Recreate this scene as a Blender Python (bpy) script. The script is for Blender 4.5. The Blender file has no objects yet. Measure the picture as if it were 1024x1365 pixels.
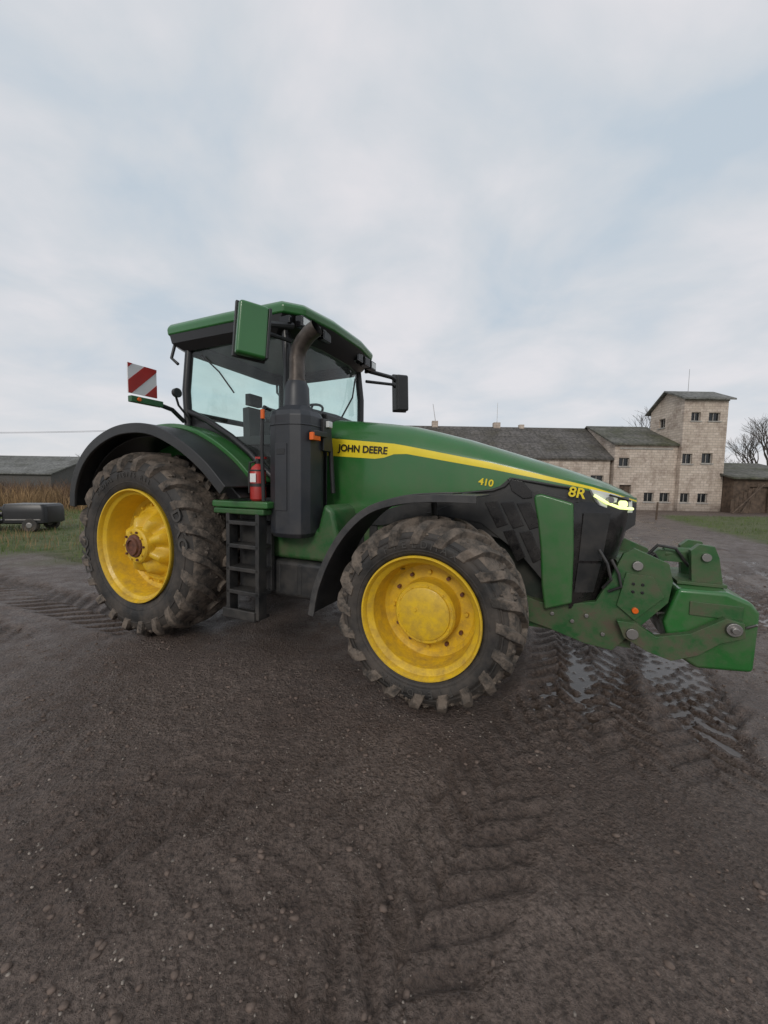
import bpy, bmesh, numpy as np, math, random
from mathutils import Vector, Matrix
random.seed(4); rng=np.random.default_rng(7)
sc=bpy.context.scene
pi=math.pi
# ------------------------------------------------------------------ materials
def lk(nt,a,b): nt.links.new(a,b)
def mat(name,col,rough=.5,metal=0,var=.15,vscale=6,bump=0,bscale=60,dirt=0,dirtz=1.2,coat=0,dcol=(.10,.08,.065),emit=None,spec=.5,rvar=.0,dscale=5,dbase=0):
    m=bpy.data.materials.new(name); m.use_nodes=True; nt=m.node_tree; N=nt.nodes
    b=N["Principled BSDF"]
    tc=N.new("ShaderNodeTexCoord"); 
    n1=N.new("ShaderNodeTexNoise"); n1.inputs["Scale"].default_value=vscale; n1.inputs["Detail"].default_value=3
    lk(nt,tc.outputs["Object"],n1.inputs["Vector"])
    mr=N.new("ShaderNodeMapRange"); mr.inputs["From Min"].default_value=.3; mr.inputs["From Max"].default_value=.7
    mr.inputs["To Min"].default_value=1-var; mr.inputs["To Max"].default_value=1+var
    lk(nt,n1.outputs["Fac"],mr.inputs["Value"])
    mx=N.new("ShaderNodeVectorMath"); mx.operation='SCALE'; mx.inputs[0].default_value=col[:3]
    lk(nt,mr.outputs["Result"],mx.inputs["Scale"])
    cout=mx.outputs["Vector"]; 
    b.inputs["Roughness"].default_value=rough; b.inputs["Metallic"].default_value=metal
    b.inputs["Coat Weight"].default_value=coat; b.inputs["Coat Roughness"].default_value=.12
    b.inputs["Specular IOR Level"].default_value=spec
    if dirt>0:
        g=N.new("ShaderNodeNewGeometry"); sx=N.new("ShaderNodeSeparateXYZ"); lk(nt,g.outputs["Position"],sx.inputs[0])
        hz=N.new("ShaderNodeMapRange"); hz.inputs["From Min"].default_value=0.1; hz.inputs["From Max"].default_value=dirtz
        hz.inputs["To Min"].default_value=1; hz.inputs["To Max"].default_value=dbase; lk(nt,sx.outputs["Z"],hz.inputs["Value"])
        n2=N.new("ShaderNodeTexNoise"); n2.inputs["Scale"].default_value=dscale; n2.inputs["Detail"].default_value=6; n2.inputs["Roughness"].default_value=.7
        lk(nt,tc.outputs["Object"],n2.inputs["Vector"])
        r2=N.new("ShaderNodeMapRange"); r2.inputs["From Min"].default_value=.38; r2.inputs["From Max"].default_value=.66; lk(nt,n2.outputs["Fac"],r2.inputs["Value"])
        mu=N.new("ShaderNodeMath"); mu.operation='MULTIPLY'; lk(nt,hz.outputs["Result"],mu.inputs[0]); lk(nt,r2.outputs["Result"],mu.inputs[1])
        m2=N.new("ShaderNodeMath"); m2.operation='MULTIPLY'; m2.use_clamp=True; m2.inputs[1].default_value=dirt; lk(nt,mu.outputs[0],m2.inputs[0])
        cm=N.new("ShaderNodeMix"); cm.data_type='RGBA'; lk(nt,m2.outputs[0],cm.inputs["Factor"]); lk(nt,cout,cm.inputs[6]); cm.inputs[7].default_value=(*dcol,1)
        cout=cm.outputs[2]
        rm=N.new("ShaderNodeMix"); lk(nt,m2.outputs[0],rm.inputs["Factor"]); rm.inputs[2].default_value=rough; rm.inputs[3].default_value=.85; lk(nt,rm.outputs[0],b.inputs["Roughness"])
        if coat>0:
            cc=N.new("ShaderNodeMapRange"); cc.inputs["To Min"].default_value=coat; cc.inputs["To Max"].default_value=0; lk(nt,m2.outputs[0],cc.inputs["Value"]); lk(nt,cc.outputs["Result"],b.inputs["Coat Weight"])
    lk(nt,cout,b.inputs["Base Color"])
    if bump>0:
        n3=N.new("ShaderNodeTexNoise"); n3.inputs["Scale"].default_value=bscale; n3.inputs["Detail"].default_value=3
        lk(nt,tc.outputs["Object"],n3.inputs["Vector"])
        bp=N.new("ShaderNodeBump"); bp.inputs["Strength"].default_value=bump; bp.inputs["Distance"].default_value=.01
        lk(nt,n3.outputs["Fac"],bp.inputs["Height"]); lk(nt,bp.outputs[0],b.inputs["Normal"])
    if emit: b.inputs["Emission Color"].default_value=(*emit[0],1); b.inputs["Emission Strength"].default_value=emit[1]
    return m
GREEN=mat("green_paint",(.020,.135,.026),.28,var=.1,vscale=2,coat=.6,dirt=.8,dirtz=2.7,dcol=(.11,.095,.068),dscale=4)
GREENL=mat("green_chassis",(.018,.105,.024),.42,var=.15,coat=.2,dirt=1.35,dirtz=2.1,dcol=(.10,.082,.055),bump=.1,dscale=6)
YEL=mat("yellow_rim",(.76,.49,.02),.40,var=.07,coat=.2,dirt=.75,dirtz=2.0,dcol=(.24,.14,.05),dscale=12)
YELS=mat("yellow_stripe",(.80,.62,.02),.4,var=.05)
BLK=mat("black_plastic",(.018,.019,.02),.42,var=.2,dirt=.55,dirtz=2.6,dcol=(.095,.082,.07),bump=.1,bscale=300)
BLKG=mat("gloss_black",(.008,.008,.009),.12,var=.1,dirt=.6,dirtz=2.4,dcol=(.07,.06,.052))
CAN=mat("dark_grey_can",(.024,.027,.033),.42,var=.12,dirt=.6,dirtz=2.6,dcol=(.085,.078,.07))
CABK=mat("cab_black",(.012,.012,.013),.35,var=.1)
LINER=mat("headliner",(.30,.31,.31),.8,var=.05)
SIDEW=mat("tyre_sidewall",(.018,.0175,.017),.6,var=.2,dirt=1.0,dirtz=2.4,dcol=(.085,.070,.058),bump=.3,bscale=40,dscale=4,dbase=.35)
TREAD=mat("tyre_tread",(.042,.037,.032),.85,var=.3,dirt=1.5,dirtz=2.6,dcol=(.17,.136,.108),bump=.8,bscale=45,dscale=9,dbase=.65)
STEEL=mat("steel",(.35,.34,.33),.35,metal=1,dirt=.5,dirtz=3)
PIPE=mat("exhaust_pipe",(.085,.07,.06),.42,metal=.5,var=.35,vscale=14)
RUST=mat("hub_rust",(.13,.05,.028),.6,var=.4,vscale=20)
RED=mat("red_paint",(.42,.025,.02),.35,var=.1,dirt=.3,dirtz=3)
WHITE=mat("white_paint",(.75,.75,.75),.4,var=.05)
ORANGE=mat("orange_plastic",(.75,.13,.01),.3,var=.05)
LAMP=mat("lamp_lens",(.6,.62,.6),.1,var=.05,coat=.5)
DRL=mat("headlamp_lit",(.8,.85,.4),.2,emit=((.85,1,.35),1.3))
SEAT=mat("seat_cloth",(.03,.032,.035),.8)
def glass(name,tint,ior=1.5):
    m=bpy.data.materials.new(name); m.use_nodes=True; nt=m.node_tree; N=nt.nodes; N.remove(N["Principled BSDF"])
    t=N.new("ShaderNodeBsdfTransparent"); t.inputs[0].default_value=(*tint,1)
    g=N.new("ShaderNodeBsdfGlossy"); g.inputs["Roughness"].default_value=.02
    f=N.new("ShaderNodeFresnel"); ge=N.new("ShaderNodeNewGeometry"); mi=N.new("ShaderNodeMix"); mi.inputs[2].default_value=ior; mi.inputs[3].default_value=1/ior
    lk(nt,ge.outputs["Backfacing"],mi.inputs[0]); lk(nt,mi.outputs[0],f.inputs[0])
    n=N.new("ShaderNodeTexNoise"); n.inputs["Scale"].default_value=3; n.inputs["Detail"].default_value=5
    d=N.new("ShaderNodeBsdfDiffuse"); d.inputs[0].default_value=(.42,.46,.44,1)
    mr=N.new("ShaderNodeMapRange"); mr.inputs["From Min"].default_value=.4; mr.inputs["From Max"].default_value=.9; mr.inputs["To Min"].default_value=.01; mr.inputs["To Max"].default_value=.15; lk(nt,n.outputs[0],mr.inputs[0])
    m1=N.new("ShaderNodeMixShader"); m2=N.new("ShaderNodeMixShader")
    lk(nt,f.outputs[0],m1.inputs[0]); lk(nt,t.outputs[0],m1.inputs[1]); lk(nt,g.outputs[0],m1.inputs[2])
    lk(nt,mr.outputs[0],m2.inputs[0]); lk(nt,m1.outputs[0],m2.inputs[1]); lk(nt,d.outputs[0],m2.inputs[2])
    lk(nt,m2.outputs[0],N["Material Output"].inputs[0]); return m
GLASS=glass("cab_glass",(.84,.96,.93))
# ------------------------------------------------------------------ mesh builder
class MB:
    def __init__(s): s.v=[];s.f=[];s.m=[];s.mats=[]
    def mi(s,m):
        if m not in s.mats: s.mats.append(m)
        return s.mats.index(m)
    def add(s,vs,fs,m):
        o=len(s.v); s.v+= [tuple(v) for v in vs]; k=s.mi(m)
        for f in fs: s.f.append(tuple(o+i for i in f)); s.m.append(k)
    def box(s,x0,x1,y0,y1,z0,z1,m,rot=None,taper=1):
        cx,cy,cz=(x0+x1)/2,(y0+y1)/2,(z0+z1)/2
        vs=[]
        for z,t in ((z0,1),(z1,taper)):
            for x,y in ((x0,y0),(x1,y0),(x1,y1),(x0,y1)):
                vs.append(Vector((cx+(x-cx)*t,cy+(y-cy)*t,z)))
        if rot is not None:
            c=Vector((cx,cy,cz)); vs=[rot@(v-c)+c for v in vs]
        s.add(vs,[(0,3,2,1),(4,5,6,7),(0,1,5,4),(1,2,6,5),(2,3,7,6),(3,0,4,7)],m)
    def prism(s,poly,y0,y1,m,ax='Y'):
        n=len(poly)
        if ax=='Y': vs=[(p[0],y0,p[1]) for p in poly]+[(p[0],y1,p[1]) for p in poly]
        elif ax=='Z': vs=[(p[0],p[1],y0) for p in poly]+[(p[0],p[1],y1) for p in poly]
        else: vs=[(y0,p[0],p[1]) for p in poly]+[(y1,p[0],p[1]) for p in poly]
        s.add(vs,[tuple(range(n)),tuple(range(2*n-1,n-1,-1))]+[(i,(i+1)%n,n+(i+1)%n,n+i) for i in range(n)],m)
    def cyl(s,p0,p1,r0,r1,m,n=20,cap=True):
        p0=Vector(p0);p1=Vector(p1);d=(p1-p0).normalized()
        u=d.orthogonal().normalized();w=d.cross(u)
        vs=[p+ (u*math.cos(2*pi*i/n)+w*math.sin(2*pi*i/n))*r for p,r in ((p0,r0),(p1,r1)) for i in range(n)]
        fs=[(i,(i+1)%n,n+(i+1)%n,n+i) for i in range(n)]
        if cap: fs+=[tuple(range(n)),tuple(range(2*n-1,n-1,-1))]
        s.add(vs,fs,m)
    def tube(s,pts,r,m,n=10,cap=True):
        pts=[Vector(p) for p in pts]; k=len(pts); rs=r if isinstance(r,(list,tuple)) else [r]*k
        vs=[];u=None
        for i,p in enumerate(pts):
            d=(pts[min(i+1,k-1)]-pts[max(i-1,0)]).normalized()
            if u is None: u=d.orthogonal().normalized()
            else: u=(u-d*u.dot(d)).normalized()
            w=d.cross(u)
            vs+=[p+(u*math.cos(2*pi*j/n)+w*math.sin(2*pi*j/n))*rs[i] for j in range(n)]
        fs=[(i*n+j,i*n+(j+1)%n,(i+1)*n+(j+1)%n,(i+1)*n+j) for i in range(k-1) for j in range(n)]
        if cap: fs+=[tuple(range(n)),tuple(range(k*n-1,(k-1)*n-1,-1))]
        s.add(vs,fs,m)
    def lathe(s,prof,X,Z,m,n=72):
        vs=[(X+r*math.cos(2*pi*i/n),y,Z+r*math.sin(2*pi*i/n)) for r,y in prof for i in range(n)]
        k=len(prof)
        s.add(vs,[(a*n+i,a*n+(i+1)%n,(a+1)*n+(i+1)%n,(a+1)*n+i) for a in range(k-1) for i in range(n)],m)
    def strip(s,poly,th,y0,y1,m,closedn=None):
        n=len(poly); P=[Vector((p[0],0,p[1])) for p in poly]; inn=[]
        for i in range(n):
            d=(P[min(i+1,n-1)]-P[max(i-1,0)]).normalized(); nn=Vector((d.z,0,-d.x)); inn.append(P[i]+nn*th)
        ring=[(p.x,p.z) for p in P]+[(p.x,p.z) for p in reversed(inn)]
        vs=[(a,y0,b) for a,b in ring]+[(a,y1,b) for a,b in ring]; k=2*n
        fs=[(i,(i+1)%k,k+(i+1)%k,k+i) for i in range(k)]
        for o in (0,k):
            for i in range(n-1): fs.append((o+i,o+i+1,o+k-2-i,o+k-1-i))
        s.add(vs,fs,m)
    def loft(s,secs,mats,cap=True):
        k=len(secs[0]); vs=[p for q in secs for p in q]
        o=len(s.v); s.v+=[tuple(v) for v in vs]
        for a in range(len(secs)-1):
            for j in range(k-1):
                mm=mats[j] if isinstance(mats,list) else mats
                s.f.append((o+a*k+j,o+a*k+j+1,o+(a+1)*k+j+1,o+(a+1)*k+j)); s.m.append(s.mi(mm))
        if cap:
            mm=mats[-1] if isinstance(mats,list) else mats
            for a in (0,len(secs)-1): s.f.append(tuple(o+a*k+j for j in range(k))); s.m.append(s.mi(mm))
    def build(s,name,parent=None,bevel=0,ang=35,seg=2,loc=(0,0,0)):
        me=bpy.data.meshes.new(name); me.from_pydata(s.v,[],s.f)
        for m in s.mats: me.materials.append(m)
        me.polygons.foreach_set("material_index",s.m)
        bm=bmesh.new(); bm.from_mesh(me); bmesh.ops.recalc_face_normals(bm,faces=bm.faces); bm.to_mesh(me); bm.free()
        me.polygons.foreach_set("use_smooth",[True]*len(me.polygons))
        o=bpy.data.objects.new(name,me); sc.collection.objects.link(o); o.location=loc
        if bevel>0:
            b=o.modifiers.new("b","BEVEL"); b.width=bevel; b.segments=seg; b.limit_method='ANGLE'; b.angle_limit=math.radians(ang); b.harden_normals=True
        else: me.set_sharp_from_angle(angle=math.radians(ang))
        if parent: o.parent=parent
        return o
def empty(name,loc=(0,0,0),rz=0):
    e=bpy.data.objects.new(name,None); sc.collection.objects.link(e); e.location=loc; e.rotation_euler=(0,0,rz); return e
# ------------------------------------------------------------------ camera
cd=bpy.data.cameras.new("camera"); cam=bpy.data.objects.new("camera",cd); sc.collection.objects.link(cam)
cd.sensor_fit='HORIZONTAL'; cd.sensor_width=36; cd.lens=36*513.6/1024; cd.clip_end=6000; cd.clip_start=.05
cam.matrix_world=Matrix.Translation((0,0,1.706))@Matrix.Rotation(math.radians(90-4.21),4,'X')@Matrix.Rotation(math.radians(.92),4,'Z')
sc.camera=cam
TH=math.radians(24.7); PX,PY=-2.099,5.194
# ================================================================== TRACTOR
T=empty("tractor",(PX,PY,0),-TH)
def profile_tyre(w,Rc,rr):
    h=Rc-rr
    ctl=[(0,Rc),(.2*w,Rc-.006),(.36*w,Rc-.02),(.43*w,Rc-.045),(.475*w,Rc-.10),(.5*w,rr+.50*h),(.495*w,rr+.32*h),(.46*w,rr+.12*h),(.42*w,rr+.01),(.38*w,rr-.02)]
    out=[]
    for i in range(len(ctl)-1):
        p0=ctl[max(i-1,0)];p1=ctl[i];p2=ctl[i+1];p3=ctl[min(i+2,len(ctl)-1)]
        for t in (0,.25,.5,.75):
            out.append(tuple(.5*((2*b)+(-a+c)*t+(2*a-5*b+4*c-d)*t*t+(-a+3*b-3*c+d)*t**3) for a,b,c,d in zip(p0,p1,p2,p3)))
    out.append(ctl[-1]); return out
def wheel(name,X,R,yo,w,rr,s,nl,rear):
    Z=R; hl=.048 if not rear else .055; Rc=R-hl
    yc=yo-w/2; P=profile_tyre(w,Rc,rr)
    full=[(r,s*(yc-y)) for y,r in reversed(P)]+[(r,s*(yc+y)) for y,r in P[1:]]
    mb=MB(); mb.lathe(full,X,Z,SIDEW,120)
    for fr in (.16,.24,.62):
        r0=rr+fr*(Rc-rr); 
        yy=[y for y,r in P if r<=r0][0]
        mb.lathe([(r0-.008,s*(yc+yy-.004)),(r0-.004,s*(yc+yy+.005)),(r0+.004,s*(yc+yy+.005)),(r0+.008,s*(yc+yy-.004))],X,Z,SIDEW,120)
    mb.build(name+"_tyre",T,ang=40)
    mb=MB()
    cum=[0]
    for i in range(1,len(P)): cum.append(cum[-1]+math.dist(P[i],P[i-1]))
    def at(S):
        for i in range(1,len(P)):
            if cum[i]>=S:
                t=(S-cum[i-1])/(cum[i]-cum[i-1]); y=P[i-1][0]+t*(P[i][0]-P[i-1][0]); r=P[i-1][1]+t*(P[i][1]-P[i-1][1])
                dy,dr=P[i][0]-P[i-1][0],P[i][1]-P[i-1][1]; L=math.hypot(dy,dr)
                return y,r,-dr/L,dy/L
        return P[-1][0],P[-1][1],1,0
    Smax=.5*w+.07*(1.2 if rear else 1)
    for side in (1,-1):
        for k in range(nl):
            a0=2*pi*(k+(.5 if side<0 else 0))/nl + random.uniform(-.006,.006)
            rings=[];n=10
            for i in range(n):
                t=i/(n-1); S=.0+t*Smax - (0.012 if i==0 else 0)
                y,r,ny,nr=at(max(S,0)); 
                if S<0: y=S
                h=hl*(1 if t<.78 else 1-(t-.78)/.22*.75)*(1-random.uniform(0,.14))
                a=a0+(S*.95-.25*S*S/Smax)/Rc
                hw=(.027+.017*t)*(1.15 if rear else 1)*random.uniform(.94,1.08)
                q=[]
                for (dh,ww) in ((-.012,hw*1.45),(h,hw*.85),(h,-hw*.85),(-.012,-hw*1.45)):
                    yy=y+ny*dh; rv=r+nr*dh; aa=a+ww/Rc
                    q.append((X+rv*math.cos(aa), s*(yc+side*yy), Z+rv*math.sin(aa)))
                rings.append(q)
            vs=[p for q in rings for p in q]
            fs=[(i*4+j,i*4+j+1,(i+1)*4+j+1,(i+1)*4+j) for i in range(n-1) for j in range(3)]
            fs+=[(0,1,2,3),tuple((n-1)*4+j for j in (3,2,1,0))]
            mb.add(vs,fs,TREAD)
    for k in range(260 if s<0 else 60):
        S=random.uniform(0,.5*w); sd=random.choice((1,-1)); y,r,ny,nr=at(S); a=random.uniform(0,2*pi); q=random.uniform(.012,.034)
        c=Vector((X+r*math.cos(a),s*(yc+sd*y),Z+r*math.sin(a))); 
        e=[Vector((1,0,0)),Vector((0,1,0)),Vector((0,0,1))]; vs=[]
        for v in e: vs+=[c+v*q*random.uniform(.6,1.4),c-v*q*random.uniform(.6,1.4)]
        mb.add(vs,[(0,2,4),(2,1,4),(1,3,4),(3,0,4),(2,0,5),(1,2,5),(3,1,5),(0,3,5)],TREAD)
    mb.build(name+"_lugs",T,bevel=.006,ang=40,seg=1)
    mb=MB(); mb.lathe([(r+.004,s*(yc-y)) for y,r in reversed(P[:14])]+[(r+.004,s*(yc+y)) for y,r in P[1:14]],X,Z,TREAD,120); mb.build(name+"_tread_mud",T,ang=60)
    mb=MB(); Y=lambda d:s*(yo-d)
    if not rear:
        pr=[(.455,.06),(.462,.02),(.458,.008),(.447,.008),(.440,.02),(.432,.05),(.405,.075),(.395,.09),(.388,.22),(.375,.27),(.345,.295),(.25,.295),(.245,.285),(.238,.165),(.225,.15),(.205,.15),(.20,.135),(.185,.128),(.09,.118),(.0005,.115)]
        mb.lathe([(r,Y(d)) for r,d in pr],X,Z,YEL,96)
        for k in range(12):
            a=2*pi*k/12; c=(X+.295*math.cos(a),Z+.295*math.sin(a)); mb.cyl((c[0],Y(.30),c[1]),(c[0],Y(.262),c[1]),.017,.015,RUST if k%3 else YEL,6)
        for k in range(10):
            a=2*pi*k/10+.2; c=(X+.213*math.cos(a),Z+.213*math.sin(a)); mb.cyl((c[0],Y(.155),c[1]),(c[0],Y(.14),c[1]),.009,.009,YEL,6)
        mb.cyl((X-.06,Y(.13),Z+.03),(X-.06,Y(.108),Z+.03),.016,.014,YEL,6)
        mb.cyl((X+.36*math.cos(2.2),Y(.3),Z+.36*math.sin(2.2)),(X+.375*math.cos(2.2),Y(.22),Z+.375*math.sin(2.2)),.006,.006,STEEL,6)
    else:
        pr=[(.597,.06),(.606,.02),(.602,.008),(.590,.008),(.583,.02),(.575,.05),(.545,.075),(.535,.10),(.528,.24),(.51,.30),(.47,.325),(.44,.31),(.41,.285),(.385,.28)]
        mb.lathe([(r,Y(d)) for r,d in pr],X,Z,YEL,96)
        n=96; P2=[(.39,.285,0),(.36,.26,.2),(.335,.18,.8),(.30,.12,1),(.25,.095,1),(.205,.085,.7),(.19,.085,0),(.185,.06,0),(.17,.045,0),(.13,.042,0),(.12,.05,0)]
        vs=[]
        for r,d,k in P2:
            for i in range(n):
                a=2*pi*i/n; f=.5+.5*math.cos(8*a+.5); f=f**1.3; dd=d+k*.085*f; r2=r-k*.018*f
                vs.append((X+r2*math.cos(a),Y(dd),Z+r2*math.sin(a)))
        mb.add(vs,[(q*n+i,q*n+(i+1)%n,(q+1)*n+(i+1)%n,(q+1)*n+i) for q in range(len(P2)-1) for i in range(n)],YEL)
        mb.lathe([(r,Y(d)) for r,d in [(.122,.05),(.118,.03),(.095,.025),(.09,.005),(.065,.003),(.06,.02),(.0005,.02)]],X,Z,RUST,48)
        for k in range(10):
            a=2*pi*k/10; mb.cyl((X+.152*math.cos(a),Y(.045),Z+.152*math.sin(a)),(X+.152*math.cos(a),Y(.025),Z+.152*math.sin(a)),.013,.012,YEL if k%2 else RUST,6)
        for k in range(16):
            a=2*pi*k/16+.1; c=(X+.43*math.cos(a),Z+.43*math.sin(a)); mb.cyl((c[0],Y(.31),c[1]),(c[0],Y(.265),c[1]),.017,.015,YEL,6)
    mb.lathe([(r-.004,s*(yo-d)) for r,d in ((rr-.06,.25),(rr-.06,w*.55),(rr-.02,w*.9),(rr+.01,w*.97))],X,Z,YEL,72)
    mb.build(name+"_rim",T,ang=28)
for s,n in ((-1,"right"),(1,"left")):
    wheel("front_"+n,3.175,.734,1.281,.60,.447,s,20,False)
    wheel("rear_"+n,0,1.006,1.319,.70,.592,s,22,True)
def letters(txt,X,Z,R,a_c,size,y,sp,parent,m,flip=False):
    n=len(txt)
    for i,ch in enumerate(txt):
        if ch==' ': continue
        a=a_c-(i-(n-1)/2)*sp
        c=bpy.data.curves.new("tyre_text","FONT"); c.body=ch; c.size=size; c.extrude=.002; c.align_x='CENTER'; c.align_y='CENTER'; c.materials.append(m)
        if size>.1: c.offset=.004
        o=bpy.data.objects.new("tyre_letter",c); sc.collection.objects.link(o); o.parent=parent
        o.matrix_local=Matrix.Translation((X+R*math.cos(a),y,Z+R*math.sin(a)))@Matrix.Rotation(pi/2-a,4,'Y')@Matrix.Rotation(pi/2,4,'X')
LET=mat("tyre_lettering",(.006,.006,.006),.5); LET2=mat("tyre_lettering_dusty",(.06,.055,.05),.7)
letters("FIELDMAX",3.175,.734,.545,pi*.5,.075,-1.284,.14,T,LET2)
letters("FIELDMAX",3.175,.734,.545,-pi*.5,.075,-1.284,.14,T,LET2)
letters("DXO",0,1.006,.80,.28,.17,-1.326,.18,T,LET2); letters("DXO",0,1.006,.80,pi+.2,.17,-1.326,.18,T,LET2); letters("RADIAL 710/75 R42",0,1.006,.75,pi*.55,.07,-1.326,.075,T,LET2)

# ---------------- hood
xs=[1.86,2.0,2.2,2.42,2.52,2.62,2.75,3.0,3.3,3.5,3.6,3.68,3.9,4.15,4.30,4.42,4.52,4.60,4.64]
def itp(x,pts): return float(np.interp(x,[p[0] for p in pts],[p[1] for p in pts]))
zt=[(1.86,2.39),(2.3,2.345),(2.71,2.285),(3.2,2.16),(3.75,1.98),(4.1,1.865),(4.4,1.755),(4.58,1.67),(4.64,1.62)]
hwp=[(1.86,.455),(2.5,.465),(3.7,.465),(4.0,.455),(4.2,.42),(4.4,.35),(4.55,.22),(4.64,.10)]
zst=[(1.86,2.165),(2.65,2.08),(3.49,1.905),(4.3,1.705),(4.64,1.60)]
zsb=[(1.86,1.985),(2.42,1.945),(2.52,1.955),(2.62,1.985),(2.75,1.985),(3.49,1.85),(4.3,1.685),(4.64,1.59)]
zL=[(1.86,1.36),(2.5,1.44),(2.75,1.52),(3.3,1.63),(3.5,1.665),(3.6,1.70),(3.68,1.775),(3.9,1.745),(4.3,1.67),(4.64,1.58)]
zlo=[(1.86,1.30),(2.5,1.3),(2.9,1.40),(3.4,1.3),(3.9,1.2),(4.3,1.2),(4.64,1.4)]
def sec(x,sgn):
    h=itp(x,hwp);a=itp(x,zt);b=itp(x,zst);c=itp(x,zsb);d=itp(x,zL);e=itp(x,zlo)
    p=[(x,0,a),(x,sgn*h*.35,a-.004),(x,sgn*h*.62,a-.018*1),(x,sgn*h*.8,a-.018-.18*(a-b)),(x,sgn*h*.93,a-.018-.5*(a-b)),(x,sgn*h*.985,b+.02),(x,sgn*h,b),(x,sgn*h*1.012,c),(x,sgn*h*1.02,d),(x,sgn*h*1.0,e)]
    return p
mb=MB()
for sgn in (-1,1):
    mb.loft([sec(x,sgn) for x in xs],[GREEN]*6+[YELS,GREEN,BLK],cap=False)
mb.build("hood",T,ang=30)
mb=MB()
mb.prism([(1.80,2.42),(1.87,2.40),(1.87,1.25),(1.80,1.25)],-.47,.47,BLK)
mb.build("hood_rear_seal",T,bevel=.01)
for s in (-1,1):
    mb=MB()
    mb.prism([(2.95,1.44),(3.3,1.58),(3.6,1.63),(3.70,1.70),(4.12,1.62),(4.12,.9),(3.98,.92),(3.80,1.12),(3.45,1.38)],s*.40,s*.474,BLK)
    for k in range(3):
        x0=3.48+.13*k
        mb.prism([(x0,1.56),(x0+.105,1.575),(x0+.20,1.38),(x0+.11,1.345)],s*.472,s*.482,BLKG)
    for k in range(2):
        x0=3.64+.13*k
        mb.prism([(x0,1.32),(x0+.09,1.345),(x0+.19,1.12),(x0+.12,1.07)],s*.472,s*.482,BLKG)
    mb.prism([(3.66,1.765),(3.78,1.745),(3.855,1.66),(3.86,1.61),(3.79,1.60),(3.70,1.66)],s*.468,s*.487,BLKG)
    mb.build("side_vent_panel",T,bevel=.006)
    mb=MB()
    mb.prism([(3.88,1.635),(3.93,1.645),(4.165,1.575),(4.185,1.2),(4.19,.78),(3.99,.70),(3.96,.90),(3.94,1.2),(3.91,1.42),(3.875,1.60)],s*.44,s*.495,GREEN)
    mb.build("side_green_panel",T,bevel=.018,seg=3)
    mb=MB(); mb.tube([(2.62,s*.478,1.50),(2.95,s*.482,1.58),(3.3,s*.486,1.635),(3.55,s*.486,1.665),(3.64,s*.484,1.70),(3.70,s*.48,1.765),(4.0,s*.474,1.715),(4.2,s*.44,1.685)],.010,BLK,8); mb.build("side_trim",T)
gp=lambda k:[(4.17,-.455*k),(4.32,-.40*k),(4.44,-.33*k),(4.50,-.24*k),(4.53,-.10*k)]
mb=MB(); secs=[]
for z,dx,k in ((.72,-.15,.95),(.80,-.11,.98),(1.04,-.03,1),(1.25,.03,1),(1.41,.06,1),(1.55,.075,.98),(1.63,.075,.9)):
    a=[(x+ (dx if i>0 else 0)*(i/4)**.6,y,z) for i,(x,y) in enumerate(gp(k))]
    b=[(x,-y,z) for x,y,z in reversed(a)]; secs.append(a+b)
mb.loft(secs,BLKG); mb.build("front_grille",T,ang=25)
mb=MB()
for s in (-1,1):
    for z0,z1 in ((.86,1.10),(1.12,1.50)):
        A=[]
        for z in (z0,z1):
            dx=np.interp(z,[.72,.80,1.04,1.25,1.41,1.55],[-.15,-.11,-.03,.03,.06,.075])
            for i0 in (0.35,1.6):
                g=gp(1); x=np.interp(i0,range(5),[q[0] for q in g])+dx*(i0/4)**.6; y=np.interp(i0,range(5),[q[1] for q in g]); A.append((x+.003,s*(abs(y)+.008),z))
        mb.add(A,[(0,1,3,2)],BLK)
mb.build("grille_mesh",T)
for s in (-1,1):
    mb=MB()
    mb.add([(4.28,s*.425,1.69),(4.45,s*.335,1.655),(4.60,s*.18,1.60),(4.61,s*.17,1.50),(4.50,s*.30,1.50),(4.36,s*.40,1.56),
            (4.25,s*.36,1.69),(4.42,s*.28,1.655),(4.55,s*.14,1.60),(4.55,s*.14,1.50),(4.45,s*.25,1.50),(4.31,s*.34,1.56)],
        [(0,1,4,5),(1,2,3,4),(6,7,10,11),(7,8,9,10),(0,1,7,6),(1,2,8,7),(5,4,10,11),(4,3,9,10),(2,3,9,8),(0,5,11,6)],LAMP)
    mb.build("headlight",T,bevel=.008)
    mb=MB(); mb.tube([(4.31,s*.425,1.64),(4.40,s*.385,1.585),(4.50,s*.32,1.545),(4.60,s*.20,1.535)],.011,DRL,8); mb.tube([(4.42,s*.365,1.645),(4.58,s*.215,1.60)],.008,BLKG,6)
    mb.cyl((4.50,s*.29,1.575),(4.53,s*.325,1.575),.028,.028,DRL,14); mb.cyl((4.41,s*.35,1.605),(4.43,s*.385,1.605),.024,.024,STEEL,14); mb.build("headlight_strip",T)
def text(body,size,x,y,z,tilt,m,name,shear=0,ex=.001,sx=1):
    c=bpy.data.curves.new(name,"FONT"); c.body=body; c.size=size; c.extrude=ex; c.offset=.0022 if size>.05 else .001; c.shear=shear; c.materials.append(m)
    o=bpy.data.objects.new(name,c); sc.collection.objects.link(o); o.parent=T
    o.matrix_local=Matrix.Translation((x,y,z))@Matrix.Rotation(math.radians(tilt),4,'Y')@Matrix.Rotation(pi/2,4,'X')@Matrix.Diagonal((sx,1,1,1))
text("JOHN DEERE",.095,2.01,-.474,2.03,4.6,CABK,"hood_lettering",sx=1.0)
text("410",.08,3.42,-.482,1.715,9,YELS,"hood_number",sx=1.05)
text("8R",.11,4.12,-.478,1.635,10,YELS,"hood_badge",sx=1)
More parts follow.
